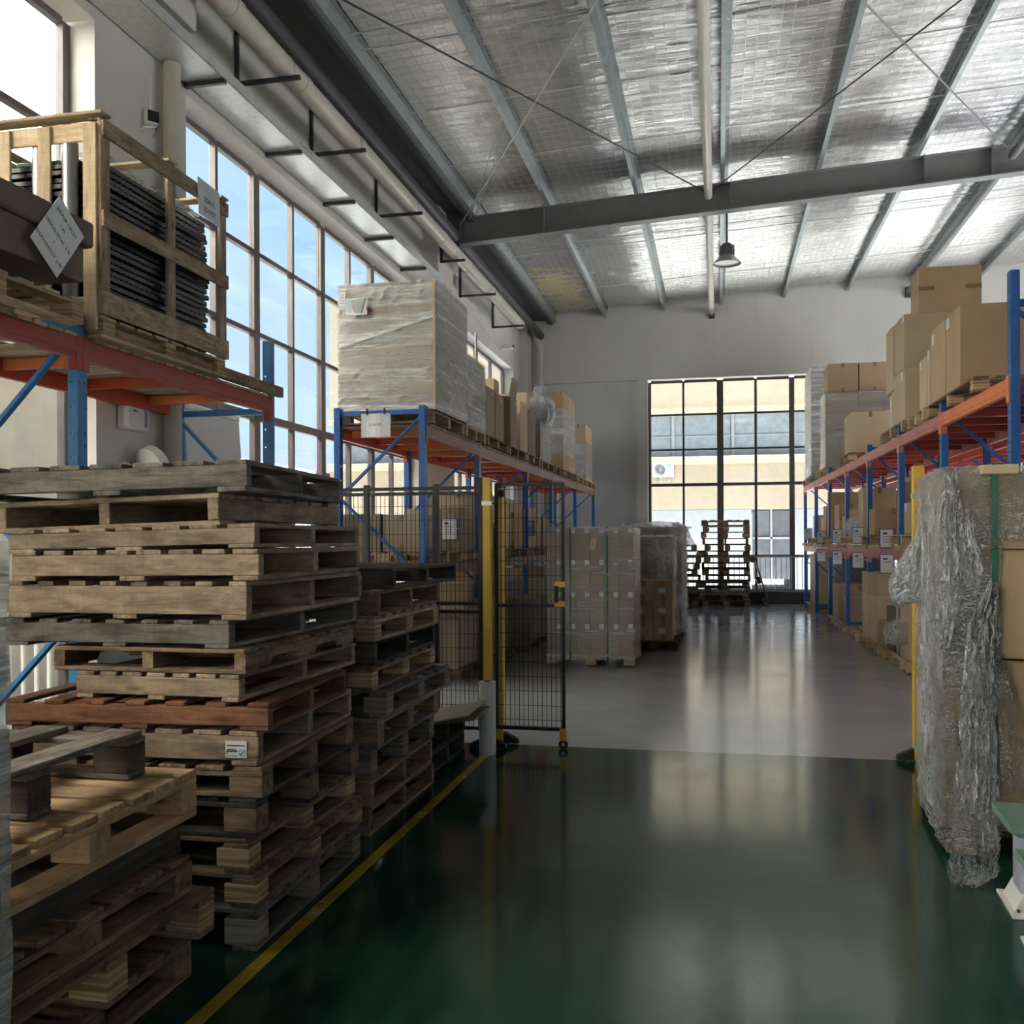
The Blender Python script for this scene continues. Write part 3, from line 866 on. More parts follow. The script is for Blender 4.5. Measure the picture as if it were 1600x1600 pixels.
t = thing('downpipe', 'cream rain pipe running down the wall pier beside the second left window', 'pipe', (-4.6, 7.50, 0))
link('pipe_length', MB().tube((0, 0, 0.0), (0, 0, 5.64), 0.075, 16).mesh('pipe_length', 'pvc', smooth=True), t)
for z in (1.2, 2.8, 4.72):
    link('clip', MB().tube((0, 0, z), (0, 0, z + 0.03), 0.082, 16).mesh('clip', 'pvc', smooth=True), t)
    link('clip_arm', MB().box(-0.092, 0.0, -0.16, -0.14, z, z + 0.02).mesh('clip_arm', 'silver'), t)
t = thing('downpipe', 'grey rain pipe in the far left corner of the hall', 'pipe', (-4.28, 23.38, 0))
link('pipe_length', MB().tube((0, 0, 0), (0, 0, 6.35), 0.07, 14).mesh('pipe_length', 'wall_grey', smooth=True), t)
link('elbow', MB().tube((0, 0, 6.3), (-0.12, 0, 6.55), 0.075, 14).mesh('elbow', 'wall_grey', smooth=True), t)

t = thing('sensor', 'small white sensor box with dark face under a conduit on the left wall', 'sensor', (-4.665, 7.27, 5.02), R(-38))
t.scale = (.62, .62, .62)
link('housing', MB().box(0, 0.07, -0.09, 0.10, 0, 0.2, 0.012).mesh('housing', 'white_plastic'), t)
link('dark_face', MB().box(0.07, 0.085, -0.055, 0.095, 0.03, 0.18, 0.006).mesh('dark_face', 'black'), t)
link('conduit', MB().tube((0.02, 0.0, 0.2), (0.02, 0.0, 0.68), 0.012, 8).mesh('conduit', 'white_plastic', smooth=True), t)
m = MB()
for k in range(8):
    m.bar((0.04, 0.05 + 0.02 * math.sin(k * .5), -0.02 * k), (0.04, 0.05 + 0.02 * math.sin(k * .5 + .5), -0.02 * (k + 1)), 0.006, 0.006)
link('cable', m.mesh('cable', 'rubber'), t)
m = MB().tube((0.0, -0.14, -0.1), (0.08, -0.10, -0.07), 0.018, 8).tube((0.08, -0.10, -0.07), (0.08, 0.06, -0.03), 0.016, 8)
link('bracket', m.mesh('bracket', 'white_plastic', smooth=True), t)

t = thing('wall_unit', 'white plastic control box on the left wall above the pallet stack', 'box', (-4.7, 6.98, 2.42))
link('housing', MB().box(0, 0.10, -0.13, 0.17, 0, 0.2, 0.012).mesh('housing', 'white_plastic'), t)
link('vent', MB().box(0.10, 0.103, 0.10, 0.13, 0.03, 0.17).mesh('vent', 'ac_grey'), t)
link('printed_line', MB().box(0.10, 0.102, -0.06, 0.0, 0.145, 0.155).mesh('printed_line', 'ink'), t)
t = thing('wall_fan', 'white round wall fan behind the blue rack upright', 'fan', (-4.7, 6.9, 2.1))
g = MB().lathe([(0.0, 0.0), (0.05, 0.0), (0.06, 0.05), (0.03, 0.09), (0.03, 0.17)], 16)
link('mount', g.mesh('mount', 'white_plastic', smooth=True), t, (0, 0, 0), (0, R(90), 0))
g = MB().lathe([(0.0, 0.0), (0.09, 0.01), (0.15, 0.03), (0.155, 0.10), (0.13, 0.125), (0.0, 0.13)], 24)
link('cage', g.mesh('cage', 'white_plastic', smooth=True), t, (0.15, 0.12, 0.02), (R(-60), R(40), 0))
t = thing('panel', 'pale grey flat panel leaning against the left wall and window', 'panel', (-4.45, 7.70, 0))
link('sheet', MB().box(-0.02, 0.02, 0, 1.0, 0.0, 2.72, 0.006).mesh('sheet', 'white_plastic'), t, rot=(0, R(-4), 0))
link('edge_strip', MB().box(-0.03, 0.03, 0, 1.0, 2.70, 2.75, 0.006).mesh('edge_strip', 'silver'), t, rot=(0, R(-4), 0))

def camera_unit(label, loc, rz):
    t = thing('security_camera', label, 'camera', loc, rz)
    link('bracket', MB().tube((0, 0, 0), (0.12, 0, 0.03), 0.02, 8).mesh('bracket', 'white_plastic', smooth=True), t)
    link('body', MB().box(0.08, 0.34, -0.05, 0.05, 0.0, 0.1, 0.01).mesh('body', 'white_plastic'), t)
    link('lens', MB().tube((0.34, 0, 0.05), (0.355, 0, 0.05), 0.035, 12).mesh('lens', 'black', smooth=True), t)
    link('cable', MB().tube((0.02, 0.0, -0.02), (0.56, -2.54, 0.25), 0.006, 6).mesh('cable', 'white_plastic'), t)
camera_unit('white security camera at the far end of the left wall', (-4.7, 20.6, 5.72), R(-12))

t = thing('pendant_lamp', 'industrial bell-shaped high bay lamp hanging below the roof beam', 'lamp', (0.165, 16.5, 6.14))
g = MB().lathe([(0.235, 0.0), (0.225, 0.02), (0.14, 0.10), (0.11, 0.14), (0.10, 0.14), (0.13, 0.095), (0.215, 0.015), (0.235, 0.0)], 28)
link('reflector', g.mesh('reflector', 'lamp_grey', smooth=True), t)
link('driver', MB().lathe([(0.0, 0.14), (0.09, 0.14), (0.09, 0.30), (0.07, 0.34), (0.0, 0.34)], 20).mesh('driver', 'steel', smooth=True), t)
fb = MB().box(0.085, 0.125, -0.006, 0.006, 0.15, 0.30).mesh('cooling_fin', 'steel')
for k in range(16):
    link('cooling_fin', fb, t, rot=(0, 0, k * math.pi / 8))
link('lens', MB().lathe([(0.0, 0.03), (0.19, 0.035), (0.2, 0.03)], 24).mesh('lens', 'white_plastic', smooth=True), t)
link('stem', MB().tube((0, 0, 0.34), (0, 0, 1.0), 0.016, 8).mesh('stem', 'steel_dark', smooth=True), t)
link('hook', MB().box(-0.03, 0.03, -0.02, 0.02, 0.95, 1.06, 0.005).mesh('hook', 'steel_dark'), t)

# ================================================================ pallet racks
def strip(m, f, w, h, cols, pitch, r, z0=0.06):
    # plate of width w, height h with square holes; f maps (u, v) -> xyz
    us = sorted([0, w] + [c_ + d for c_ in cols for d in (-r, r)])
    n = int((h - z0 - 0.04) / pitch)
    vsx = [0, h] + [z0 + k * pitch + d for k in range(n) for d in (-r, r)]
    vsx = sorted(vsx)
    vid = {}
    P, Fc = [], []
    for i, u in enumerate(us):
        for j, v in enumerate(vsx):
            vid[i, j] = len(P)
            P.append(f(u, v))
    for i in range(len(us) - 1):
        for j in range(len(vsx) - 1):
            if i % 2 == 1 and j % 2 == 1:
                continue
            Fc.append((vid[i, j], vid[i + 1, j], vid[i + 1, j + 1], vid[i, j + 1]))
    m.add(P, Fc)

_up = {}
def upright_mesh(h, mat):
    k = (h, mat)
    if k not in _up:
        m = MB()
        strip(m, lambda u, v: (0, u - 0.045, v), 0.09, h, [0.022, 0.068], 0.075, 0.007)
        for y in (-0.045, 0.045):
            strip(m, lambda u, v, y=y: (-u, y, v), 0.065, h, [0.04], 0.15, 0.006)
            s_ = 1 if y < 0 else -1
            m.add([(-0.065, y, 0), (-0.065, y + s_ * 0.02, 0), (-0.065, y + s_ * 0.02, h), (-0.065, y, h)], [(0, 1, 2, 3)])
        m.box(-0.07, 0.012, -0.06, 0.06, 0.0, 0.008)
        _up[k] = m.mesh('upright', mat, fix=False)
    return _up[k]

def rack(label, xf, s, depth, frames, levels, blue, phase=0, group=None, planks=(), sup='red'):
    """xf(y): aisle-face x; s: +1 when the aisle is on +X; frames: [(y, height)]; levels: [(z, [colour per bay])]"""
    y0 = frames[0][0]
    root = thing('pallet_rack', label, 'rack', (xf(y0), y0, 0), group=group)
    L = lambda x, y: (x - xf(y0), y - y0)
    rot0 = 0 if s > 0 else math.pi
    for i, (y, h) in enumerate(frames):
        x, yy = L(xf(y), y)
        xb = x - s * depth
        link('upright', upright_mesh(h, blue), root, (x, yy, 0), (0, 0, rot0))
        link('upright', upright_mesh(h, blue), root, (xb, yy, 0), (0, 0, rot0 + math.pi))
        xa, xc = x - s * 0.04, xb + s * 0.04
        zc_ = h - 0.06 if h < 3 else 2.62 if h < 3.4 else 3.28
        link('crossbar', MB().bar((xa, yy, zc_), (xc, yy, zc_), 0.03, 0.05).mesh('crossbar', blue), root)
        link('crossbar', MB().bar((xa, yy, 0.16), (xc, yy, 0.16), 0.03, 0.04).mesh('crossbar', blue), root)
        z = zc_ - 0.04
        k = (i + phase) % 2 if phase >= 0 else 0
        while z - 0.85 > 0.15:
            p, q = ((xa, xc) if k % 2 == 0 else (xc, xa))
            link('brace', MB().bar((p, yy, z), (q, yy, z - 0.85), 0.025, 0.045, (0, 1, 0)).mesh('brace', blue), root)
            z -= 0.85
            k += 1
    for z, cols in levels:
        for i in range(len(frames) - 1):
            ya, yb = frames[i][0], frames[i + 1][0]
            c_ = cols[i % len(cols)]
            for side in (0, 1):
                xa, xb = xf(ya) - s * depth * side, xf(yb) - s * depth * side
                off = -s * 0.02 if side == 0 else s * 0.02
                c_ = cols[i % len(cols)] if side == 0 or cols[0] not in ('red_dull_shaded', 'red_deep_shaded') else 'red'  # shaded red in front, lit red behind: window light painted into the beams
                (x0, u0), (x1, u1) = L(xa + off, ya + 0.05), L(xb + off, yb - 0.05)
                m = MB().bar((x0, u0, z - 0.06), (x1, u1, z - 0.06), 0.045, 0.12)
                m.bar((x0 + s * 0.024 * (1 - 2 * side), u0, z - 0.06), (x1 + s * 0.024 * (1 - 2 * side), u1, z - 0.06), 0.006, 0.05)
                bo = link('beam', m.mesh('beam', c_), root)
                for (xx, uu) in ((x0, u0 - 0.02), (x1, u1 + 0.02)):
                    mm = MB().box(xx - 0.028, xx + 0.028, uu - 0.03, uu + 0.03, z - 0.19, z + 0.02, 0.003)
                    link('end_connector', mm.mesh('end_connector', c_), bo)
            n = 3
            for k in range(n):
                f_ = (k + 0.5) / n
                y = ya + (yb - ya) * f_
                xx, uu = L(xf(y) - s * 0.04, y)
                m = MB().bar((xx, uu, z - 0.04), (xx - s * (depth - 0.08), uu, z - 0.04), 0.05, 0.07)
                link('support_bar', m.mesh('support_bar', sup if k % 2 or sup != 'red' else 'orange'), root)
            if z in planks:
                y = ya + 0.10
                while y < yb - 0.12:
                    xx, uu = L(xf(y) - s * depth / 2, y + 0.05)
                    board('deck_plank', depth + 0.04, 0.105, 0.022, 'wood_pale', root, (xx, uu, z + 0.012), 'X', 0.004)
                    y += 0.128
    return root

rack('blue and red pallet rack behind the tall pallet stack, nearest on the left', lambda y: -3.71, 1, 0.92,
     [(2.75, 2.88), (5.07, 2.88), (7.57, 3.21)], [(2.72, ['red_deep_shaded'])], 'blue_light', phase=1, planks=(2.72,))
xm = lambda y: -3.01 + 0.0047 * y
FM = [9.57, 11.85, 14.9, 17.15, 20.1, 23.0]
rack('long blue and orange pallet rack on the left behind the wire mesh fence', xm, 1, 1.0,
     [(y, 2.92 if i == 0 else 2.78) for i, y in enumerate(FM)], [(2.72, ['red_dull_shaded']), (1.27, ['red_dull_shaded'])], 'blue', phase=-1, planks=(2.72,))
xr = lambda y: 2.27 - 0.0153 * y
FR = [7.86, 10.0, 12.05, 14.25, 16.35, 18.5, 20.7, 22.84]
rack('long blue and pink-red pallet rack on the right hung with framed paper signs', xr, -1, 1.0,
     [(y, 3.52 if i == 0 else 2.84) for i, y in enumerate(FR)], [(2.72, ['orange', 'pinkred', 'pinkred', 'pinkred', 'pinkred', 'pinkred', 'pinkred']), (1.38, ['pinkred'])], 'blue', phase=-1, sup='red_deep_shaded')
rack('second blue pallet rack standing back to back behind the right rack', lambda y: xr(y) + 2.25, 1, 1.0,
     [(y + 0.15, 2.84) for y in FR], [(2.72, ['red_deep_shaded', 'red']), (1.38, ['red_deep_shaded'])], 'blue', phase=0, sup='red_deep_shaded')

# planks along the front of the lower right level
prk = [o for o in bpy.data.objects if o.name.startswith('pallet_rack')][2]
y = 10.1
k = 0
while y < 22.6:
    ln = [0.95, 1.05, 0.8, 1.1][k % 4]
    x = xr(y + ln / 2) + 0.05 - prk.location.x
    board('front_plank', ln, 0.14, 0.055, 'wood_orange', prk, (x, y + ln / 2 - prk.location.y, 1.38 + 0.029), 'Y')
    y += ln + 0.04
    k += 1

# ================================================================ fence, gate and yellow posts
def wire_panel(name, x0, x1, z0, z1, y, parent, dx=0.034, dz=0.105, r=0.0017):
    m = MB()
    for x in np.arange(x0 + dx / 2, x1, dx):
        m.bar((x, y, z0), (x, y, z1), 2 * r, 2 * r)
    for z in np.arange(z0 + dz / 2, z1, dz):
        m.bar((x0, y + 2 * r, z), (x1, y + 2 * r, z), 2 * r, 2 * r)
    o = link(name, m.mesh(name, 'black', fix=False), parent)
    o['kind'] = 'stuff'
    return o

t = thing('mesh_fence', 'black wire mesh fence panels between pallet stack and yellow post', 'fence', (-1.70, 6.85, 0))
px = [0.0, -0.345, -0.89, -1.75, -2.6]
for i, x in enumerate(px):
    link('fence_post', MB().box(x - 0.02, x + 0.02, -0.02, 0.02, 0, 1.93, 0.003).mesh('fence_post', 'black'), t)
    link('foot_plate', MB().box(x - 0.07, x + 0.07, -0.06, 0.06, 0, 0.01).mesh('foot_plate', 'black'), t)
for i in range(len(px) - 1):
    a1, a0 = px[i] - 0.025, px[i + 1] + 0.025
    for z in (0.13, 0.985, 1.045, 1.86):
        link('rail', MB().box(a0, a1, -0.012, 0.012, z - 0.012, z + 0.012).mesh('rail', 'black'), t)
    wire_panel('wire_mesh', a0, a1, 0.14, 1.86, 0.0, t)
link('top_rail', MB().box(px[-1], px[0], -0.015, 0.015, 1.885, 1.91).mesh('top_rail', 'black'), t)
link('post_cap', MB().box(-0.035, 0.02, -0.035, 0.035, 1.85, 1.97, 0.004).mesh('post_cap', 'black'), t)

t = thing('mesh_gate', 'narrow black wire mesh gate leaf on a castor beside the yellow post', 'gate', (-1.60, 6.86, 0.13))
for x in (0.012, 0.505):
    link('stile', MB().box(x - 0.012, x + 0.012, -0.012, 0.012, 0, 1.80).mesh('stile', 'black'), t)
for z in (0.012, 0.905, 1.788):
    link('rail', MB().box(0.024, 0.493, -0.012, 0.012, z - 0.012, z + 0.012).mesh('rail', 'black'), t)
wire_panel('wire_mesh', 0.024, 0.493, 0.02, 1.78, 0.0, t)
h = link('handle', MB().box(0.445, 0.475, -0.05, -0.02, 0.93, 1.05, 0.006).mesh('handle', 'black'), t)
for z in (0.90, 1.04):
    link('handle_bracket', MB().box(0.445, 0.52, -0.04, -0.012, z, z + 0.04, 0.004).mesh('handle_bracket', 'yellow'), h)
c_ = link('castor', MB().box(0.475, 0.525, -0.02, 0.02, -0.07, 0.02, 0.004).mesh('castor', 'yellow'), t)
link('gusset', MB().prism([(0.42 + 0.06, 0.02), (0.50, 0.02), (0.50, 0.15)], -0.006, 0.006).mesh('gusset', 'yellow'), c_)
link('wheel', MB().tube((0.5, -0.014, -0.095), (0.5, 0.014, -0.095), 0.034, 18).mesh('wheel', 'rubber', smooth=True), c_)
link('hub', MB().tube((0.5, -0.017, -0.095), (0.5, 0.017, -0.095), 0.013, 12).mesh('hub', 'silver', smooth=True), c_)

def bollard_post(label, loc, h, w, d, clip):
    t = thing('guard_post', label, 'post', loc)
    link('column', MB().box(-w / 2, w / 2, -d / 2, d / 2, 0.012, h, 0.004).mesh('column', 'yellow'), t)
    link('base_plate', MB().box(-w / 2 - 0.05, w / 2 + 0.05, -d / 2 - 0.05, d / 2 + 0.05, 0, 0.014, 0.002).mesh('base_plate', 'black'), t)
    for sx in (-1, 1):
        link('foot_wedge', MB().prism([(sx * w / 2, 0.012), (sx * (w / 2 + 0.11), 0.012), (sx * (w / 2 + 0.10), 0.04), (sx * w / 2, 0.09)], -d / 2, d / 2).mesh('foot_wedge', 'rubber'), t)
    if clip:
        link('clip', MB().box(-w / 2 - 0.006, w / 2 + 0.012, -d / 2 - 0.006, d / 2 + 0.004, clip, clip + 0.035, 0.002).mesh('clip', 'silver'), t)
        link('clip_bolt', MB().tube((w / 2, -0.01, clip + 0.017), (w / 2 + 0.03, -0.01, clip + 0.017), 0.008, 8).mesh('clip_bolt', 'black'), t)
    return t
bollard_post('bright yellow square guard post left of the aisle behind the film roll', (-1.633, 6.76, 0), 1.96, 0.058, 0.06, 1.76)
p2 = bollard_post('yellow gate post seen through the mesh gate beside the bright post', (-1.585, 6.96, 0), 1.90, 0.055, 0.06, None)
link('hinge', MB().box(-0.03, 0.04, -0.05, -0.03, 1.83, 1.88, 0.004).mesh('hinge', 'black'), p2)
bollard_post('yellow guard post on the right of the aisle beside the torn film wrap', (1.325, 6.93, 0), 2.0, 0.075, 0.06, 1.78)

t = thing('film_roll', 'white roll of stretch film standing upright in front of the yellow post', 'film roll', (-1.60, 6.60, 0.003))
link('film', MB().lathe([(0.026, 0.0), (0.06, 0.0), (0.06, 0.51), (0.026, 0.51), (0.026, 0.0)], 32).mesh('film', 'white_plastic', smooth=True), t)
link('cardboard_core', MB().lathe([(0.021, 0.0), (0.0255, 0.0), (0.0255, 0.515), (0.021, 0.515), (0.021, 0.0)], 24).mesh('cardboard_core', 'card_dark', smooth=True), t)

# ================================================================ pallets
def pallet(kind, lx, ly, h, loc, rz=0.0, tone='wood_brown', label=None, group=None, tilt=(0, 0), parent=None,
           nb=7, gap=0.35, bt=0.018, blk=None, sw=0.045, simple=False, wob=0.006):
    """front-right bottom corner at loc; spans -lx in X and +ly in Y.
    SX: stringers along X, deck boards along Y; SY: stringers along Y, boards along X;
    N: notched SY; B: nine blocks, boards along X; BY: nine blocks, boards along Y"""
    root = thing('pallet', label, 'pallet' if label else None, loc, group=group, parent=parent, rot=(tilt[0], tilt[1], rz))
    blk = blk or tone
    ch = 0.003
    def deck(n, z, along, name, thick=bt, lo=0.0, edge=True):
        L, Wd = (lx, ly) if along == 'X' else (ly, lx)
        pitch = Wd / n
        w = pitch * (1 - lo)
        for i in range(n):
            c0 = (i + 0.5) * (Wd - w) / max(1, n - 1) - 0.5 * (Wd - w) / max(1, n - 1) + w / 2 if n > 1 else Wd / 2
            ww = w * random.uniform(0.93, 1.0)
            dl = random.uniform(-0.012, 0.006)
            if along == 'X':
                board(name, round(L + dl, 2), round(ww, 2), thick, tone, root, (-lx / 2 + dl / 2, c0, z), 'X', wob, ch)
            else:
                board(name, round(L + dl, 2), round(ww, 2), thick, tone, root, (-c0, ly / 2 + dl / 2, z), 'Y', wob, ch)
    if kind == 'SX':
        sh = h - 2 * bt
        for y in (sw / 2, ly / 2, ly - sw / 2):
            board('stringer', lx, sw, sh, tone, root, (-lx / 2, y, bt + sh / 2), 'X', 0, ch)
        deck(nb, h - bt / 2, 'Y', 'deck_board', lo=gap)
        deck(3 if not simple else 2, bt / 2, 'Y', 'bottom_board', lo=0.68)
    elif kind in ('SY', 'N'):
        sh = h - 2 * bt
        for i, x in enumerate((-sw / 2, -lx / 2, -lx + sw / 2)):
            if kind == 'N':
                m = MB()
                pts = [(0, 0), (0.2, 0), (0.22, sh * .45), (0.42, sh * .45), (0.44, 0), (ly - .44, 0), (ly - .42, sh * .45), (ly - .22, sh * .45), (ly - .2, 0), (ly, 0), (ly, sh), (0, sh)]
                m.prism([(p[0] - ly / 2, p[1]) for p in pts], -sw / 2, sw / 2)
                link('stringer', m.mesh('stringer', tone), root, (x, ly / 2, bt), (0, 0, math.pi / 2))
            else:
                board('stringer', ly, sw, sh, tone, root, (x, ly / 2, bt + sh / 2), 'Y', 0, ch)
        deck(nb, h - bt / 2, 'X', 'deck_board', lo=gap)
        deck(3 if not simple else 2, bt / 2, 'X', 'bottom_board', lo=0.68)
    else:
        sh = h - 3 * bt
        bx, by = 0.13, 0.10
        for x in (-bx / 2, -lx / 2, -lx + bx / 2):
            for y in (by / 2, ly / 2, ly - by / 2):
                link('block', cbox(bx, by, sh, blk, ch), root, (x, y, bt + sh / 2))
        if kind == 'B':
            for x in (-0.05, -lx / 2, -lx + 0.05):
                board('stringer_board', ly, 0.10, bt, tone, root, (x, ly / 2, h - 1.5 * bt), 'Y', 0, ch)
            deck(nb, h - bt / 2, 'X', 'deck_board', lo=gap)
            if not simple:
                for x in (-0.05, -lx / 2, -lx + 0.05):
                    board('bottom_board', ly, 0.10, bt, tone, root, (x, ly / 2, bt / 2), 'Y', 0, ch)
        else:
            for y in (0.05, ly / 2, ly - 0.05):
                board('stringer_board', lx, 0.10, bt, tone, root, (-lx / 2, y, h - 1.5 * bt), 'X', 0, ch)
            deck(nb, h - bt / 2, 'Y', 'deck_board', lo=gap)
            if not simple:
                for y in (0.05, ly / 2, ly - 0.05):
                    board('bottom_board', lx, 0.10, bt, tone, root, (-lx / 2, y, bt / 2), 'X', 0, ch)
    return root

ORD = ['topmost', 'second from the top', 'third from the top', 'fourth from the top', 'fifth from the top', 'sixth from the top', 'seventh from the top',
       'eighth from the top', 'ninth from the top', 'tenth from the top', 'eleventh from the top', 'twelfth from the top', 'third from the floor', 'second from the floor', 'bottom one on the floor']

# ---- the tall stack (B) left of the yellow line, listed from the top
#  kind, x of front right corner, z bottom, height, yaw deg, lx, ly, tone, roll deg, description
SB = [
 ('SX', -1.685, 1.690, 0.118, -5.0, 1.10, 1.15, 'wood_grey', 1.2, 'weathered grey pallet with cracked board'),
 ('SY', -1.800, 1.566, 0.120, 0.0, 0.95, 1.15, 'wood_tan', 1.6, 'tan open-fronted pallet'),
 ('SX', -1.655, 1.482, 0.090, -3.0, 1.00, 1.19, 'wood_tan', 1.2, 'pale pallet with smooth front board'),
 ('SX', -1.640, 1.362, 0.116, -3.0, 1.00, 1.17, 'wood_tan', 0.3, 'tan pallet with knotted front board'),
 ('SX', -1.690, 1.216, 0.142, -1.0, 1.00, 1.22, 'wood_tan', 0.0, 'thick rough-sawn pallet'),
 ('SX', -1.760, 1.110, 0.104, 0.0, 0.95, 1.28, 'wood_grey', 0.2, 'stained grey pallet'),
 ('N', -1.695, 1.016, 0.092, 0.0, 0.80, 1.06, 'wood_brown', 0.0, 'brown pallet with notched side rails'),
 ('SX', -1.720, 0.914, 0.100, 0.0, 0.68, 1.15, 'wood_tan', 0.0, 'short dirty tan pallet'),
 ('SX', -1.605, 0.812, 0.100, -4.0, 1.05, 0.92, 'wood_red', 0.0, 'reddish-brown pallet'),
 ('SX', -1.645, 0.682, 0.128, -3.0, 1.00, 1.05, 'wood_tan', 0.0, 'pale pallet with white printed sticker'),
 ('BY', -1.630, 0.566, 0.114, -3.0, 1.00, 1.03, 'wood_brown', 0.0, 'dark brown block pallet'),
 ('BY', -1.655, 0.416, 0.148, -1.0, 1.00, 1.07, 'wood_dark', 0.0, 'blackened block pallet'),
 ('B', -1.685, 0.286, 0.128, -1.0, 1.00, 1.10, 'wood_brown', 0.0, 'brown pallet with striped blocks'),
 ('B', -1.655, 0.160, 0.124, -1.0, 1.00, 1.12, 'wood_brown', 0.0, 'brown pallet with plywood feet'),
 ('B', -1.655, 0.003, 0.154, -1.0, 1.00, 1.09, 'wood_grey', 0.0, 'grey pallet with dark gaps'),
]
for i, (k, x, z, h, yaw, lx, ly, tone, roll, desc) in enumerate(SB):
    bl = {12: 'ply', 13: 'ply', 14: 'ply_grey', 10: 'wood_brown', 11: 'wood_brown'}.get(i)
    p = pallet(k, lx, ly, h, (x, 3.235, z), R(-yaw), tone, '%s, %s in tall stack' % (desc, ORD[i]), 'pallets in the tall stack',
               tilt=(0, R(-roll)), blk=bl, nb=8 if i in (3, 4) else 7, gap=0.42 if i in (4, 5, 8) else 0.2, bt=0.016 if h < 0.11 else 0.019)
    if i == 9:
        s = link('sticker', MB().box(-0.092, -0.01, -0.004, -0.001, 0.030, 0.092).mesh('sticker', 'paper'), p, (-0.035, 0, 0))
        s['label'] = 'white printed shipping sticker'
        for q, (x0, x1, z0, z1) in enumerate([(-.086, -.016, .073, .077), (-.086, -.05, .058, .062), (-.088, -.045, .052, .056), (-.088, -.084, .045, .055), (-.088, -.045, .036, .038)]):
            link('printed_line', MB().box(x0, x1, -0.005, -0.004, z0, z1).mesh('printed_line', 'ink'), s)
        rg = MB()
        for a in range(16):
            a0, a1 = a * math.pi / 8, (a + 1) * math.pi / 8
            rg.bar((-.026 + .012 * math.cos(a0), -0.0045, .048 + .012 * math.sin(a0)), (-.026 + .012 * math.cos(a1), -0.0045, .048 + .012 * math.sin(a1)), 0.001, 0.0015)
        rg.bar((-.034, -.0045, .04), (-.018, -.0045, .056), 0.001, 0.003)
        rg.box(-.03, -.024, -.005, -.004, .044, .049)
        link('printed_ring', rg.mesh('printed_ring', 'ink'), s)
# ---- the near stack (A) at the left edge, listed from the top
SA = [
 ('BY', -1.90, 1.88, 0.720, 0.150, 0.0, 1.00, 1.04, 'wood_grey', 'wood_dark', 4, 0.48, 'grey slatted pallet, on top of the near left stack'),
 ('B', -1.745, 1.93, 0.556, 0.160, 1.5, 1.05, 1.10, 'wood_orange', 'wood_orange', 8, 0.13, 'new orange-tan pallet with closely set boards, second in the near left stack'),
 ('SY', -1.83, 1.92, 0.428, 0.126, 0.0, 1.00, 1.10, 'wood_dark', None, 6, 0.25, 'dark grey pallet, third in the near left stack'),
 ('B', -1.79, 1.93, 0.300, 0.126, -0.5, 1.00, 1.08, 'wood_brown', 'wood_brown', 7, 0.2, 'brown pallet with split edge boards, fourth in the near left stack'),
 ('BY', -1.735, 1.97, 0.152, 0.146, -0.5, 1.00, 1.09, 'wood_brown', 'ply', 6, 0.25, 'brown pallet with pale plywood corner blocks, fifth in the near left stack'),
 ('B', -1.79, 1.96, 0.003, 0.147, 0.0, 1.00, 1.06, 'wood_brown', 'wood_brown', 7, 0.2, 'brown block pallet on the floor under the near left stack'),
]
for (k, x, y, z, h, yaw, lx, ly, tone, bl, nb, gap, desc) in SA:
    pallet(k, lx, ly, h, (x, y, z), R(yaw), tone, desc, 'pallets in the near left stack', blk=bl, nb=nb, gap=gap,
           bt=0.024 if tone == 'wood_orange' else 0.02)

# ---- the farther stack (C) along the yellow line, listed from the top
SC = [
 ('SX', -1.655, 4.76, 1.255, 0.110, 'wood_dark', None, 'black pallet'),
 ('SX', -1.675, 4.58, 1.130, 0.124, 'wood_brown', None, 'brown pallet with two open bays'),
 ('B', -1.685, 4.56, 1.000, 0.129, 'wood_tan', 'ply', 'tan pallet with plywood blocks'),
 ('SX', -1.700, 4.60, 0.872, 0.127, 'wood_dark', None, 'dark pallet with film'),
 ('B', -1.725, 4.62, 0.738, 0.132, 'wood_brown', 'ply', 'brown pallet with striped blocks'),
 ('B', -1.672, 4.70, 0.598, 0.139, 'wood_grey', 'ply_grey', 'grey block pallet'),
 ('B', -1.700, 4.64, 0.440, 0.157, 'wood_grey', 'wood_brown', 'grey pallet with brown blocks'),
 ('BY', -1.745, 4.66, 0.284, 0.155, 'wood_grey', 'ply_grey', 'pale grey pallet with tall block'),
 ('SX', -1.720, 4.60, 0.140, 0.143, 'wood_brown', None, 'brown broad-decked pallet'),
 ('SX', -1.735, 4.62, 0.003, 0.136, 'wood_brown', None, 'brown pallet with open bays'),
]
for i, (k, x, y, z, h, tone, bl, desc) in enumerate(SC):
    nm = ['topmost', 'second from the top', 'third from the top', 'fourth from the top', 'fifth from the top', 'fifth from the floor', 'fourth from the floor', 'third from the floor', 'second from the floor', 'bottom one'][i]
    pallet(k, 0.95, 1.12, h, (x, y, z), R((-1.5, 0.5, 0, 1, 0, -1, 0.5, 0, 1, 0)[i]), tone, '%s, %s in second stack by yellow line' % (desc, nm), 'pallets in the second stack', blk=bl)
for i, (z, desc) in enumerate([(0.142, 'dark pallet under the warped plywood sheets beside the fence'), (0.003, 'dark pallet on the floor below another beside the fence')]):
    pallet('SX', 0.9, 0.86, 0.136, (-1.80, 5.86, z), 0, 'wood_dark', desc, 'dark pallets by the fence')
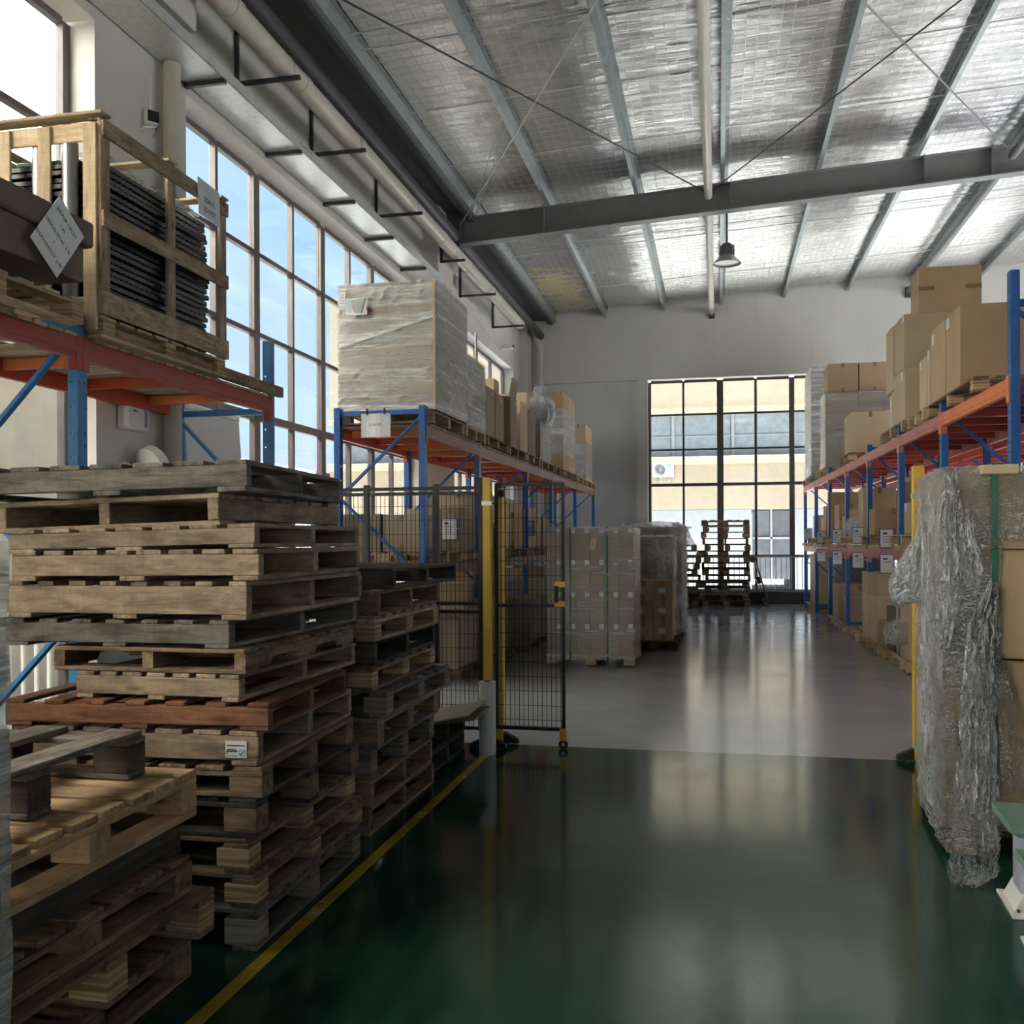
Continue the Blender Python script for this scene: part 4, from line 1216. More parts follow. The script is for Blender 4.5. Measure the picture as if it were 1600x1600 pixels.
for i, (lab, dz, ry, mat) in enumerate([('pale warped plywood sheet tilted up on the dark pallets by the fence', 0.0, -9, 'sheet'), ('brown warped plywood sheet lying flatter under the pale sheet', -0.035, -4, 'wood_tan')]):
    m = MB()
    P, Fq = [], []
    n = 8
    for k in range(n + 1):
        u = k / n
        zz = 0.03 * u * u
        for v in (0, 1):
            for w_ in (0, 0.009):
                P.append((-0.7 + 0.80 * u, 0.05 + v * 0.62, zz + w_))
    for k in range(n):
        a_ = 4 * k
        Fq += [(a_, a_ + 2, a_ + 6, a_ + 4), (a_ + 1, a_ + 5, a_ + 7, a_ + 3), (a_, a_ + 4, a_ + 5, a_ + 1), (a_ + 2, a_ + 3, a_ + 7, a_ + 6)]
    Fq += [(0, 1, 3, 2), (4 * n, 4 * n + 2, 4 * n + 3, 4 * n + 1)]
    m.add(P, Fq)
    o = link('plywood_sheet', m.mesh('plywood_sheet', mat), None, (-1.66 + 0.02 * i, 5.88 + 0.1 * i, 0.34 + dz), (0, R(ry), R(3)))
    tag(o, lab, 'board', 'plywood sheets by the fence')

# ================================================================ cartons and loads
def carton_mesh(x, y, z, mat):
    # closed carton with two top flaps meeting at a seam
    m = MB()
    m.box(-x / 2, x / 2, -y / 2, y / 2, 0, z - 0.004, 0.004)
    if x >= y:
        m.box(-x / 2 + .001, x / 2 - .001, -y / 2 + .001, -0.002, z - 0.004, z)
        m.box(-x / 2 + .001, x / 2 - .001, 0.002, y / 2 - .001, z - 0.004, z)
    else:
        m.box(-x / 2 + .001, -0.002, -y / 2 + .001, y / 2 - .001, z - 0.004, z)
        m.box(0.002, x / 2 - .001, -y / 2 + .001, y / 2 - .001, z - 0.004, z)
    return m.mesh('carton', mat, fix=False)

def carton(bx, label=None, mat='card', group=None, parent=None, rz=0.0, tape='y', stick=None, cat='box'):
    """bx = (x0, x1, y0, y1, z0, z1); tape: faces with tape ends; stick: list of (face, u, v, w, h)"""
    x0, x1, y0, y1, z0, z1 = bx
    X_, Y_, Z_ = x1 - x0, y1 - y0, z1 - z0
    o = link('carton', carton_mesh(X_, Y_, Z_, mat), parent, ((x0 + x1) / 2, (y0 + y1) / 2, z0), (0, 0, rz))
    if label:
        tag(o, label, cat, group)
    tw = 0.05
    e = 0.0015
    if tape:
        T = []
        if X_ >= Y_:
            T.append((-X_ / 2 - e, X_ / 2 + e, -tw / 2, tw / 2, Z_ - .0005, Z_ + e))
            for s_ in (-1, 1):
                T.append((s_ * X_ / 2 - e, s_ * X_ / 2 + e, -tw / 2, tw / 2, Z_ - 0.08, Z_ - .001))
        else:
            T.append((-tw / 2, tw / 2, -Y_ / 2 - e, Y_ / 2 + e, Z_ - .0005, Z_ + e))
            T.append((-tw / 2, tw / 2, -Y_ / 2 - e, -Y_ / 2 + e, Z_ - 0.08, Z_ - .001))
            T.append((-tw / 2, tw / 2, -Y_ / 2 - e, -Y_ / 2 + e, 0.0, 0.08))
        for q in T:
            link('tape', MB().box(*q).mesh('tape', 'tape', fix=False), o)
    for (f, u, v, w, h) in (stick or []):
        m = MB()
        if f == 'F':      # face towards -Y
            m.box(u * X_ - X_ / 2 - w / 2, u * X_ - X_ / 2 + w / 2, -Y_ / 2 - 0.002, -Y_ / 2 + .001, v * Z_ - h / 2, v * Z_ + h / 2)
        elif f == 'L':    # face towards -X
            m.box(-X_ / 2 - 0.002, -X_ / 2 + .001, u * Y_ - Y_ / 2 - w / 2, u * Y_ - Y_ / 2 + w / 2, v * Z_ - h / 2, v * Z_ + h / 2)
        else:             # face towards +X
            m.box(X_ / 2 - .001, X_ / 2 + 0.002, u * Y_ - Y_ / 2 - w / 2, u * Y_ - Y_ / 2 + w / 2, v * Z_ - h / 2, v * Z_ + h / 2)
        link('shipping_label', m.mesh('shipping_label', 'paper'), o)
    return o

def film_shell(bx, mat, parent, amp=0.006, res=0.06, off=0.008, top=True, org=(0, 0, 0), seed=0):
    # wrinkled sleeve around a box, with its top edge folded in
    x0, x1, y0, y1, z0, z1 = bx
    x0 -= off; x1 += off; y0 -= off; y1 += off; z1 += off * .7
    r_ = np.random.default_rng(seed)
    nxs, nys, nz = max(2, int((x1 - x0) / res)), max(2, int((y1 - y0) / res)), max(3, int((z1 - z0) / res))
    ring = [(x0 + (x1 - x0) * i / nxs, y0, 0, -1) for i in range(nxs)] + [(x1, y0 + (y1 - y0) * i / nys, 1, 0) for i in range(nys)] \
        + [(x1 - (x1 - x0) * i / nxs, y1, 0, 1) for i in range(nxs)] + [(x0, y1 - (y1 - y0) * i / nys, -1, 0) for i in range(nys)]
    P, Fq = [], []
    n = len(ring)
    for k in range(nz + 1):
        z = z0 + (z1 - z0) * k / nz
        for (x, y, ax, ay) in ring:
            d = abs(r_.normal(0, amp))
            P.append((x + ax * d - org[0], y + ay * d - org[1], z + r_.normal(0, amp * .4) - org[2]))
    if top:
        for (x, y, ax, ay) in ring:
            P.append((x + (0.5 * (x0 + x1) - x) * 0.2 - org[0], y + (0.5 * (y0 + y1) - y) * 0.2 - org[1], z1 + abs(r_.normal(0, amp)) + .004 - org[2]))
    for k in range(nz + (1 if top else 0)):
        for i in range(n):
            j = (i + 1) % n
            Fq.append((k * n + i, k * n + j, (k + 1) * n + j, (k + 1) * n + i))
    m = MB().add(P, Fq)
    return link('film', m.mesh('film', mat, smooth=False, fix=False), parent)

def load(label, bx, grid, film='film', group=None, pal=None, ph=0.13, mat='card_grey', straps=(), rz=0.0, stick=None, amp=0.006, res=0.06, seed=1, tape=None, skip_inner=True, cat='pallet load'):
    """cartons on a pallet wrapped in film: one thing"""
    x0, x1, y0, y1, z0, z1 = bx
    ox, oy = (x0 + x1) / 2, (y0 + y1) / 2
    root = thing('wrapped_load', label, cat, (ox, oy, z0), rz, group)
    zc = z0 + (ph if pal else 0)
    if pal:
        pallet('B', x1 - x0 + .02, y1 - y0 + .02, ph, ((x1 - x0) / 2 + .01, -(y1 - y0) / 2 - .01, 0), 0, pal[0], blk=pal[1], parent=root, simple=True, nb=6)
    gx_, gy_, gz_ = grid
    dx, dy, dz = (x1 - x0) / gx_, (y1 - y0) / gy_, (z1 - zc) / gz_
    for i in range(gx_):
        for j in range(gy_):
            for k in range(gz_):
                if skip_inner and 0 < i < gx_ - 1 and 0 < j < gy_ - 1 and k < gz_ - 1:
                    continue
                carton((x0 + i * dx + .002 - ox, x0 + (i + 1) * dx - .002 - ox, y0 + j * dy + .002 - oy, y0 + (j + 1) * dy - .002 - oy,
                        zc + k * dz - z0 + 0.001, zc + (k + 1) * dz - .001 - z0), None, mat, None, root, tape=tape, stick=stick if j == 0 else None)
    if film:
        film_shell((x0 - ox, x1 - ox, y0 - oy, y1 - oy, zc - z0 - (0.05 if pal else 0), z1 - z0), film, root, amp, res, seed=seed)
    for u in straps:
        xx = x0 + u * (x1 - x0) - ox
        e = 0.012
        m = MB()
        m.box(xx - .012, xx + .012, y0 - oy - e - .003, y0 - oy - e, zc - z0 - .06, z1 - z0 + e)
        m.box(xx - .012, xx + .012, y0 - oy - e, y1 - oy + e, z1 - z0 + e, z1 - z0 + e + .003)
        link('strap', m.mesh('strap', 'green_strap'), root)
    return root

# ---------------------------------------------------------------- left rack: crate and long carton
def crate():
    x0, x1, y0, y1, z0, z1 = -4.58, -3.60, 5.10, 6.60, 2.875, 4.06
    t = thing('wooden_crate', 'open pine crate full of black corrugated panels on the left rack', 'crate', ((x0 + x1) / 2, y0, 2.735))
    cx, cy, cz = (x0 + x1) / 2, y0, 2.735
    def B(nm, a, b_, c_, d, e, f, mat='wood_pale'):
        L = [(b_ - a), (d - c_), (f - e)]
        ax = L.index(max(L))
        ct = ((a + b_) / 2 - cx, (c_ + d) / 2 - cy, (e + f) / 2 - cz)
        if ax == 0:
            return link(nm, cbox(L[0], L[1], L[2], mat), t, ct)
        if ax == 1:
            return link(nm, cbox(L[1], L[0], L[2], mat), t, ct, (0, 0, R(90)))
        return link(nm, cbox(L[2], L[1], L[0], mat), t, ct, (0, R(90), 0))
    # skid
    for y in (y0 + .02, (y0 + y1) / 2 - .06, y1 - .14):
        for x in (x0, (x0 + x1) / 2 - .06, x1 - .12):
            B('skid_block', x, x + .12, y, y + .12, 2.757, 2.845, 'ply')
    for x in (x0, (x0 + x1) / 2 - .05, x1 - .10):
        B('skid_board', x, x + .10, y0, y1, 2.737, 2.757)
    for i in range(8):
        B('floor_board', x0, x1, y0 + i * .19, y0 + i * .19 + .15, 2.848, 2.868)
    # side facing the aisle
    for y in (y0, y0 + .72, y1 - .09):
        B('side_post', x1 - .025, x1, y, y + .09, z0, z1, 'wood_tan')
        B('side_post', x0, x0 + .025, y, y + .09, z0, z1)
    for z in (z0, 3.40, z1 - .12):
        B('side_slat', x1, x1 + .02, y0, y1, z, z + (.10 if z != z0 else .14), 'wood_tan')
        B('side_slat', x0 - .02, x0, y0, y1, z, z + .10)
    # end facing the camera
    for x in (x1 - .11, x1 - .42, x1 - .70, x1 - .96):
        B('end_post', x, x + .09, y0 - .02, y0, z0 - .1, z1 - .04)
    for z in (z0, z1 - .14):
        B('end_slat', x0, x1, y0, y0 + .02, z, z + .11)
    B('top_slat', x0 - .02, x1 + .03, y0 - .04, y0 + .06, z1, z1 + .02)
    B('top_slat', x0 - .02, x1 + .02, y0 + .70, y0 + .80, z1, z1 + .02)
    B('top_slat', x0 - .02, x1 + .02, y1 - .10, y1, z1, z1 + .02)
    for x in (x0, x1 - .09):
        B('top_rail', x, x + .09, y0, y1, z1 - .02, z1, 'wood_tan')
    # black corrugated panels
    pm_ = MB()
    n = 44
    for k in range(n):
        ya, yb = k * 1.22 / n, (k + 1) * 1.22 / n
        za, zb = 0.006 * (k % 2), 0.006 * ((k + 1) % 2)
        pm_.add([(0, ya, za), (.80, ya, za), (.80, yb, zb), (0, yb, zb), (0, ya, za + .026), (.80, ya, za + .026), (.80, yb, zb + .026), (0, yb, zb + .026)],
                [(3, 2, 1, 0), (4, 5, 6, 7), (0, 1, 5, 4), (2, 3, 7, 6), (1, 2, 6, 5), (3, 0, 4, 7)])
    pme = pm_.mesh('black_panel', 'black_panel', fix=False)
    for k in range(24):
        link('black_panel', pme, t, (x0 + .12 - cx + random.uniform(-.012, .012), y0 + .10 - cy + random.uniform(-.02, .02), 2.875 - cz + k * 0.0405))
    link('green_packet', MB().box(x0 + .30 - cx, x1 - .25 - cx, y0 + .12 - cy, y0 + .5 - cy, 1.115, 1.14, .004).mesh('green_packet', 'green_tape'), t)
    for (px_, py_) in ((-4.06, 5.16), (-3.845, 5.15)):
        link('metal_tube', MB().tube((px_ - cx, py_ - cy - .0, .15), (px_ - cx, py_ - cy - .0, 1.20), 0.047, 18).mesh('metal_tube', 'tube_grey', smooth=True), t)
    link('plastic_bag', film_patch([(x0 + .1 - cx, y0 + .15 - cy, 1.16), (x1 - .1 - cx, y0 + .15 - cy, 1.17), (x1 - .1 - cx, y1 - .2 - cy, 1.18), (x0 + .1 - cx, y1 - .2 - cy, 1.15)], 10, 14, .02, 'film_clear', 5), t)
    # paper sheet pinned near the far top corner, handwriting on it
    s = link('paper_sheet', MB().box(-.001, .001, -.15, .15, -.27, 0).mesh('paper_sheet', 'paper'), t, (x1 + .024 - cx, 6.30 - cy, z1 + .02 - cz), (R(-3), R(-4), 0))
    for k, tx in enumerate(['20A1E', '35192T']):
        link('lettering', text_mesh(tx, 0.055, 'ink'), s, (.002, -.0, -.135 - k * .075), (R(90), 0, R(90)))
    return t

def film_patch(c4, nu, nv, amp, mat, seed, thick=0):
    r_ = np.random.default_rng(seed)
    a, b_, c_, d = [np.array(p, float) for p in c4]
    P, Fq = [], []
    nrm = np.cross(b_ - a, d - a)
    nrm = nrm / np.linalg.norm(nrm)
    for j in range(nv + 1):
        for i in range(nu + 1):
            u, v = i / nu, j / nv
            p = (a * (1 - u) + b_ * u) * (1 - v) + (d * (1 - u) + c_ * u) * v + nrm * r_.normal(0, amp)
            P.append(tuple(p))
    for j in range(nv):
        for i in range(nu):
            k = j * (nu + 1) + i
            Fq.append((k, k + 1, k + nu + 2, k + nu + 1))
    return MB().add(P, Fq).mesh('film', mat, smooth=True, fix=False)
crate()
o = link('long_timber', cbox(2.45, .05, .085, 'wood_brown'), None, (-3.655, 6.40, 2.784), (0, 0, R(90)))
tag(o, 'long grey-brown timber lying along the left rack beam under the crate', 'timber')

pallet('B', 1.05, 1.30, 0.14, (-3.50, 3.50, 2.735), 0, 'wood_pale', 'pale pine pallet with plywood blocks under the long dark carton on the left rack', blk='ply')
t = thing('flat_carton', 'long dark flat carton with a diamond paper note on the left rack', 'box', (-4.0, 3.15, 2.985))
link('carton_base', MB().box(-.48, .48, 0, 1.68, 0.0, 0.22, .006).mesh('carton_base', 'card_dark'), t)
link('carton_lid', MB().box(-.50, .52, -.03, 1.72, 0.20, 0.345, .012).mesh('carton_lid', 'card_dark'), t)
s = link('paper_note', MB().box(-.001, .001, -.13, .13, -.185, .185).mesh('paper_note', 'paper'), t, (.527, 1.40, .17), (R(-38), 0, 0))
s['label'] = 'white handwritten note taped on diagonally'
for k, tx in enumerate(['200A28-128(20)', '1 85', '200A25/30162  2.5t', '1', '200A25B30203  (182']):
    link('lettering', text_mesh(tx, 0.030, 'ink'), s, (.0015, -.005, .12 - k * .058), (R(90), 0, R(90)))

# dark wrapped load whose edge shows at the left border
load('dark film-wrapped load at the extreme left edge of the view', (-2.0, -1.515, 1.0, 1.80, 0.003, 1.50), (2, 2, 3), 'film_heavy', None, ('wood_brown', 'wood_brown'), .13, 'card_dark', seed=3)

# ---------------------------------------------------------------- middle rack, top level
def rack_pallets(xfun, s, z, ys, tone, words, h=0.135, lx=1.04, group=None):
    for i, (ya, yb, lab) in enumerate(ys):
        xc = xfun((ya + yb) / 2)
        xr_ = xc + 0.05 if s > 0 else xc - 0.05 + lx
        pallet('BY', lx, yb - ya, h, (xr_, ya, z + .002), 0, tone[i % len(tone)], lab, group, blk=('wood_tan', 'wood_pale', 'ply')[i % 3], nb=6, gap=.25)

ZT = 2.748
rack_pallets(xm, 1, ZT, [(9.64, 10.94, 'pallet under the big wrapped box at the near end of the middle rack'), (10.98, 11.98, 'pallet under the second wrapped box on the middle rack'),
                         (12.05, 13.30, 'pallet under the twin narrow cartons on the middle rack'), (13.36, 14.56, 'pallet under the light tall cartons on the middle rack'),
                         (14.62, 15.75, 'pallet beneath the carton with open flap on the middle rack'), (15.85, 17.10, 'pallet under the dark wrapped column with plastic bag'),
                         (17.2, 18.3, 'empty-ended pallet behind the dark wrapped column'), (18.36, 19.98, 'pallet under the tallest carton pair on the middle rack'),
                         (20.1, 21.3, 'bare pallet before the last load of the middle rack'), (21.4, 22.75, 'last pallet at the far end of the middle rack')],
             ['wood_tan', 'wood_pale', 'wood_brown', 'wood_tan'], '', group='pallets on the middle rack top')
zt = ZT + .14
bigl = load('big silvery film-wrapped box with a basin picture on the middle rack end', (-3.95, -2.88, 9.64, 10.92, zt, 4.24), (2, 2, 2), 'film_heavy', None, None, 0, 'card_grey', seed=5, res=.05)
for nm, bx, mat in [('picture_card', (-.435, -.20, -.656, -.652, 1.02, 1.20), 'paper'), ('shipping_label', (-.515, -.445, -.656, -.652, 1.13, 1.27), 'paper')]:
    o = link(nm, MB().box(*bx).mesh(nm, mat), bigl, (0, -.028, 0))
    if nm == 'picture_card':
        m = MB()
        m.prism([(-.375, 1.18), (-.225, 1.195), (-.265, 1.04), (-.335, 1.04), (-.37, 1.10)], -.6575, -.6565)
        link('basin_print', m.mesh('basin_print', 'teal'), o)
        m = MB()
        m.prism([(-.225, 1.195), (-.208, 1.195), (-.25, 1.04), (-.268, 1.04)], -.6575, -.6565)
        link('green_print', m.mesh('green_print', 'teal_dark'), o)
        link('blue_print', MB().box(-.43, -.38, -.6575, -.6565, 1.05, 1.19).mesh('blue_print', 'blue_ink'), o)
        link('red_print', MB().box(-.212, -.204, -.6575, -.6565, 1.06, 1.11).mesh('red_print', 'red_print'), o)
        link('tap_print', MB().box(-.300, -.295, -.6585, -.6572, 1.075, 1.14).mesh('tap_print', 'ac_grey'), o)
    else:
        for k in range(4):
            link('printed_line', MB().box(-.505, -.455, -.6575, -.6565, 1.15 + k * .03, 1.155 + k * .03).mesh('printed_line', 'ink'), o)
# diagonal band of gathered film across the front
m = MB()
m.bar((-.52, -.662, .70), (.50, -.662, .97), .004, .035, (0, 0, 1))
link('film_band', m.mesh('film_band', 'film_heavy'), bigl)
for (x, y) in ((.535, -.655),):
    link('corner_strip', MB().box(x - .02, x + .006, y - .006, y + .02, 0.0, 1.34).mesh('corner_strip', 'card_light'), bigl)
load('silvery wrapped box behind the big wrapped box on the middle rack', (-3.95, -2.92, 11.02, 11.97, zt, 3.74), (2, 1, 2), 'film_heavy', None, None, 0, 'card_grey', seed=6)
CM = [
 ((-3.9, -2.96, 12.10, 12.72, zt, 3.55), 'first of two narrow grey-brown cartons beside the second wrapped box', 'card_grey'),
 ((-3.9, -2.955, 12.74, 13.25, zt, 3.53), 'second of two narrow grey-brown cartons on the middle rack', 'card_grey'),
 ((-3.9, -3.10, 13.27, 13.60, zt, 3.82), 'light-fronted tall carton standing behind the twin narrow cartons', 'card_light'),
 ((-3.7, -2.945, 13.64, 14.10, zt, 3.62), 'grey-brown carton with a raised flap on the middle rack', 'card_grey'),
 ((-3.8, -2.945, 14.98, 15.60, zt, 3.62), 'darker-sided carton next to the plastic bag on the middle rack', 'card_dark2'),
 ((-3.75, -2.95, 14.40, 14.96, zt, 3.66), 'light-fronted carton on the middle rack left of the plastic bag', 'card_light'),
 ((-3.95, -3.10, 15.64, 15.98, zt, 3.98), 'light tall carton behind the plastic bag', 'card_light'),
]
for bx, lab, mat in CM:
    o = carton(bx, lab, mat, 'cartons on the middle rack top', stick=[('R', .75, .9, .05, .03)] if 'grey' in mat else None)
    if 'flap' in lab:
        link('flap', MB().box(-.006, .006, -.22, .22, 0, .26).mesh('flap', 'card_grey'), o, (.36, 0, .745), (0, R(9), 0))
t = load('dark film-wrapped column under a crumpled plastic bag on the middle rack', (-3.75, -2.94, 16.0, 17.05, zt, 3.55), (1, 1, 2), 'film', None, None, 0, 'card_dark2', seed=8)
def blob_film(nm, prof, cx, cy, z0, parent, mat='film_loose', seed=1, n=26, amp=.02, sq=0.75):
    r_ = np.random.default_rng(seed)
    P, Fq = [], []
    ph = r_.uniform(0, 6.28, 5)
    for k, (r, z) in enumerate(prof):
        for i in range(n):
            a = 2 * math.pi * i / n
            rr = r * (1 + .18 * math.sin(5 * a + ph[0] + z * 3) + .12 * math.sin(9 * a + ph[1]) + r_.normal(0, amp))
            P.append((cx + rr * math.cos(a), cy + sq * rr * math.sin(a), z0 + z + r_.normal(0, amp * r * .3)))
    for k in range(len(prof) - 1):
        for i in range(n):
            j = (i + 1) % n
            Fq.append((k * n + i, k * n + j, (k + 1) * n + j, (k + 1) * n + i))
    return link(nm, MB().add(P, Fq).mesh(nm, mat, fix=False), parent)
bag = thing('plastic_bag', 'crumpled white translucent plastic bag on top of the middle rack load', 'bag', (-3.02, 16.4, 3.50))
blob_film('bag_film', [(.02, .70), (.09, .68), (.11, .62), (.09, .56), (.16, .46), (.22, .34), (.26, .24), (.24, .12), (.17, .0), (.02, -.02)], 0, 0, 0, bag, 'film_white', seed=4)
blob_film('bag_ear', [(.01, .22), (.06, .18), (.09, .08), (.08, 0)], .17, 0, .28, bag, 'film_white', seed=14, n=12)
load('tallest pair of cartons partly wrapped in white film on the middle rack', (-3.85, -2.93, 18.42, 19.95, zt, 4.42), (1, 2, 1), None, None, None, 0, 'card', seed=9, tape='y', stick=[('R', .5, .95, .04, .08)])
t = [o for o in bpy.data.objects if o.name.startswith('wrapped_load')][-1]
film_shell((-.46, .46, -.765, .765, .32, 1.20), 'film_heavy', t, .006, .07, seed=10, top=False)
load('last carton load with torn film at the far end of the middle rack', (-3.6, -2.91, 21.5, 22.65, zt, 4.15), (2, 1, 1), None, None, None, 0, 'card', seed=11, tape='y')
t = [o for o in bpy.data.objects if o.name.startswith('wrapped_load')][-1]
film_shell((-.345, .345, -.575, .575, .05, .85), 'film_clear', t, .012, .08, seed=12, top=False)
# paper sign tied to the rack end
t = thing('sign', 'white paper sign tied to the end frame of the middle rack', 'sign', (-3.49, 9.50, 2.60))
m = MB()
for i in range(6):
    x0 = -.16 + i * .0533
    y0, y1 = .006 * math.sin(i * 1.3), .006 * math.sin((i + 1) * 1.3)
    m.add([(x0, y0, 0), (x0 + .0533, y1, 0), (x0 + .0533, y1, .245), (x0, y0, .245), (x0, y0 + .002, 0), (x0 + .0533, y1 + .002, 0), (x0 + .0533, y1 + .002, .245), (x0, y0 + .002, .245)],
          [(0, 1, 2, 3), (7, 6, 5, 4)])
link('paper_sheet', m.mesh('paper_sheet', 'paper', fix=False), t)
link('lettering', text_mesh('S-1/A-7\u533a', 0.034, 'ink'), t, (0, -.010, .125), (R(90), 0, 0))
for x in (-.095, .095):
    link('cable_tie', MB().box(x - .003, x + .003, -.012, .03, .23, .30).mesh('cable_tie', 'black'), t)

# ---------------------------------------------------------------- middle rack, lower level and floor level
zl = 1.275
rack_pallets(xm, 1, zl, [(9.62, 10.8, 'pallet on the lower level of the middle rack near its end frame'), (10.9, 11.75, 'second pallet on the lower level of the middle rack'), (12.0, 13.2, 'third pallet on the lower level of the middle rack'),
                         (13.3, 14.7, 'fourth pallet on the lower level of the middle rack'), (15.0, 16.2, 'fifth pallet on the lower level of the middle rack'), (16.3, 17.0, 'sixth pallet on the lower level of the middle rack')],
             ['wood_tan', 'wood_brown'], '', h=.12, group='pallets on the middle rack lower level')
z = zl + .125
CL = [
 ((-3.95, -3.51, 9.68, 10.5, z, 1.80), 'left grey-brown carton behind the fence on the lower level', 'card_grey'),
 ((-3.48, -3.06, 9.68, 10.5, z, 1.79), 'right grey-brown carton behind the fence beside the blue upright', 'card_grey'),
 ((-3.65, -3.22, 10.95, 11.65, z, 1.90), 'carton behind the two grey cartons on the lower level', 'card_grey'),
 ((-3.20, -2.97, 10.90, 11.65, z, 1.62), 'lower carton of the pair marked by a white paper', 'card_grey'),
 ((-3.20, -2.97, 10.92, 11.60, 1.622, 1.91), 'upper carton with taped corners above a carton on the lower level', 'card_grey'),
 ((-3.55, -3.0, 11.98, 12.75, z, 2.15), 'tall pale carton seen through the fence left of the yellow post', 'card_light'),
 ((-3.6, -2.98, 12.8, 12.95, z, 1.76), 'thin dark slab-like carton beside the yellow post', 'card_dark'),
 ((-3.5, -2.96, 13.4, 14.55, z, 2.12), 'large pale carton seen through the gate', 'card_light'),
 ((-3.3, -2.95, 14.58, 14.72, z, 2.0), 'thin dark upright carton right of the large pale carton', 'card_dark'),
 ((-2.958, -2.93, 13.75, 14.4, 1.40, 1.93), 'thin orange carton leaning on the large pale carton', 'card_orange'),
 ((-3.5, -2.96, 15.1, 15.6, z, 2.05), 'light carton with film behind the framed sign', 'card_light'),
 ((-3.5, -2.96, 15.64, 16.15, z, 1.98), 'brown carton at the end of the lower level behind the gate', 'card'),
 ((-3.5, -2.96, 16.35, 16.95, z, 1.9), 'grey carton partly hidden by the gate edge', 'card_grey'),
]
for bx, lab, mat in CL:
    carton(bx, lab, mat, 'cartons on the middle rack lower level', tape='y' if 'carton ' in lab else None)
def framed_sign(label, x, y, z0, s, w=.21, h=.30, lines=3, rz=0.0, fr='blue', group='framed signs on the racks', facing='F'):
    t = thing('framed_sign', label, 'sign', (x, y, z0), rz, group)
    link('sign_frame', MB().box(-w / 2, w / 2, 0, .008, 0, h, .003).mesh('sign_frame', fr), t)
    link('paper_sheet', MB().box(-w / 2 + .012, w / 2 - .012, -.002, .001, .012, h - .012).mesh('paper_sheet', 'paper'), t)
    link('printed_heading', MB().box(-w / 2 + .04, -w / 2 + .09, -.003, -.0015, h - .07, h - .05).mesh('printed_heading', 'ink'), t)
    for k in range(lines):
        link('printed_line', MB().box(-w / 2 + .04, -w / 2 + .14 - .01 * (k % 2), -.003, -.0015, h - .105 - k * .032, h - .095 - k * .032).mesh('printed_line', 'ac_grey'), t)
    link('cable_tie', MB().box(w / 2 - .01, w / 2 + .03, .0, .006, h / 2, h / 2 + .012).mesh('cable_tie', 'white_plastic'), t)
framed_sign('white sheet in a blue frame on the lower level behind the left fence', -3.09, 10.88, 1.52, 1, w=.20, h=.26)
framed_sign('black-framed grey sheet on the middle rack seen through the gate', -2.94, 14.95, 1.59, 1, w=.19, h=.24, fr='black')
framed_sign('second black-framed sheet at the right edge of the gate', -2.92, 17.0, 1.62, 1, w=.17, h=.22, fr='black')

# floor level under the middle rack
CFl = [
 ((-3.85, -2.70, 9.75, 11.05, 0.0, .53), None, None),
]
fan_ = thing('carton_bundle', 'bundle of tall flat brown cartons standing on the floor behind the fence', 'boxes', (-2.72, 9.9, 0.14), group=None)
for k in range(9):
    link('flat_carton', MB().box(-.75, .0, k * .115, k * .115 + .105, 0.0, .55 + .02 * math.sin(k), .006).mesh('flat_carton', 'card_grey'), fan_)
pallet('BY', .85, 1.1, .135, (-2.70, 9.88, .003), 0, 'wood_brown', 'pallet under the bundle of tall flat cartons behind the fence')
CF = [
 ((-3.95, -3.52, 9.75, 10.6, .003, .86), 'tall brown carton behind the flat carton bundle', 'card'),
 ((-2.95, -2.62, 11.3, 12.1, .14, .80), 'brown carton on a floor pallet seen through the fence mesh', 'card_grey'),
 ((-3.75, -3.02, 11.3, 12.1, .14, .98), 'tall carton behind the fence under the middle rack', 'card_light'),
 ((-3.6, -2.80, 12.6, 13.9, .14, .95), 'large brown carton behind the gate under the middle rack', 'card_grey'),
 ((-3.6, -2.82, 12.7, 13.8, .952, 1.12), 'flat brown carton lying on the large brown carton behind the gate', 'card'),
 ((-2.79, -2.50, 12.9, 14.2, .14, .72), 'ribbed brown carton beside the large carton behind the gate', 'card_grey'),
 ((-3.3, -2.75, 14.9, 15.3, .14, .90), 'cream-sided narrow carton behind the gate on the floor pallet', 'card_light'),
 ((-3.3, -2.75, 15.34, 16.0, .14, 1.1), 'brown carton next to the cream-sided carton behind the gate', 'card'),
]
for bx, lab, mat in CF:
    carton(bx, lab, mat, 'cartons on the floor under the middle rack', tape=None)
for (y0, y1, xr_, lab) in [(11.25, 12.15, -2.60, 'floor pallet behind the fence left of the yellow post'), (12.55, 14.25, -2.48, 'long floor pallet behind the gate'), (14.85, 16.05, -2.72, 'far floor pallet behind the gate')]:
    pallet('BY', 1.15, y1 - y0, .13, (xr_, y0, .003), 0, 'wood_brown', lab)

# ---------------------------------------------------------------- loads standing on the aisle floor, centre
st = [('F', .80, .93, .055, .06)]
load('tall film-wrapped stack of labelled cartons with green straps in the aisle', (-2.02, -0.985, 11.45, 12.45, .003, 1.66), (6, 2, 4), 'film', None, ('wood_pale', 'wood_pale'), .12, 'card_grey', (.27, .70), stick=st, seed=21, amp=.008)
c = thing('paper_slip', 'small yellowish paper slip stuck on the wrapped aisle stack', 'paper', (-1.475, 11.425, 1.40), rot=(0, R(12), 0))
link('sheet', MB().box(-.035, .035, -.001, .001, 0, .14).mesh('sheet', 'card_light'), c)
for k in range(3):
    for i in range(2):
        carton((-1.135 + i * .265 - (0.0), -.875 + i * .265, 13.22, 13.75, .14 + k * .275, .14 + k * .275 + .272),
               '%s small brown carton in the %s column beside the wrapped aisle stack' % (('bottom', 'middle', 'top')[k], ('left', 'right')[i]), 'card', 'small labelled cartons beside the aisle stack', stick=[('F', .45 if i else .25, .5, .09, .06)])
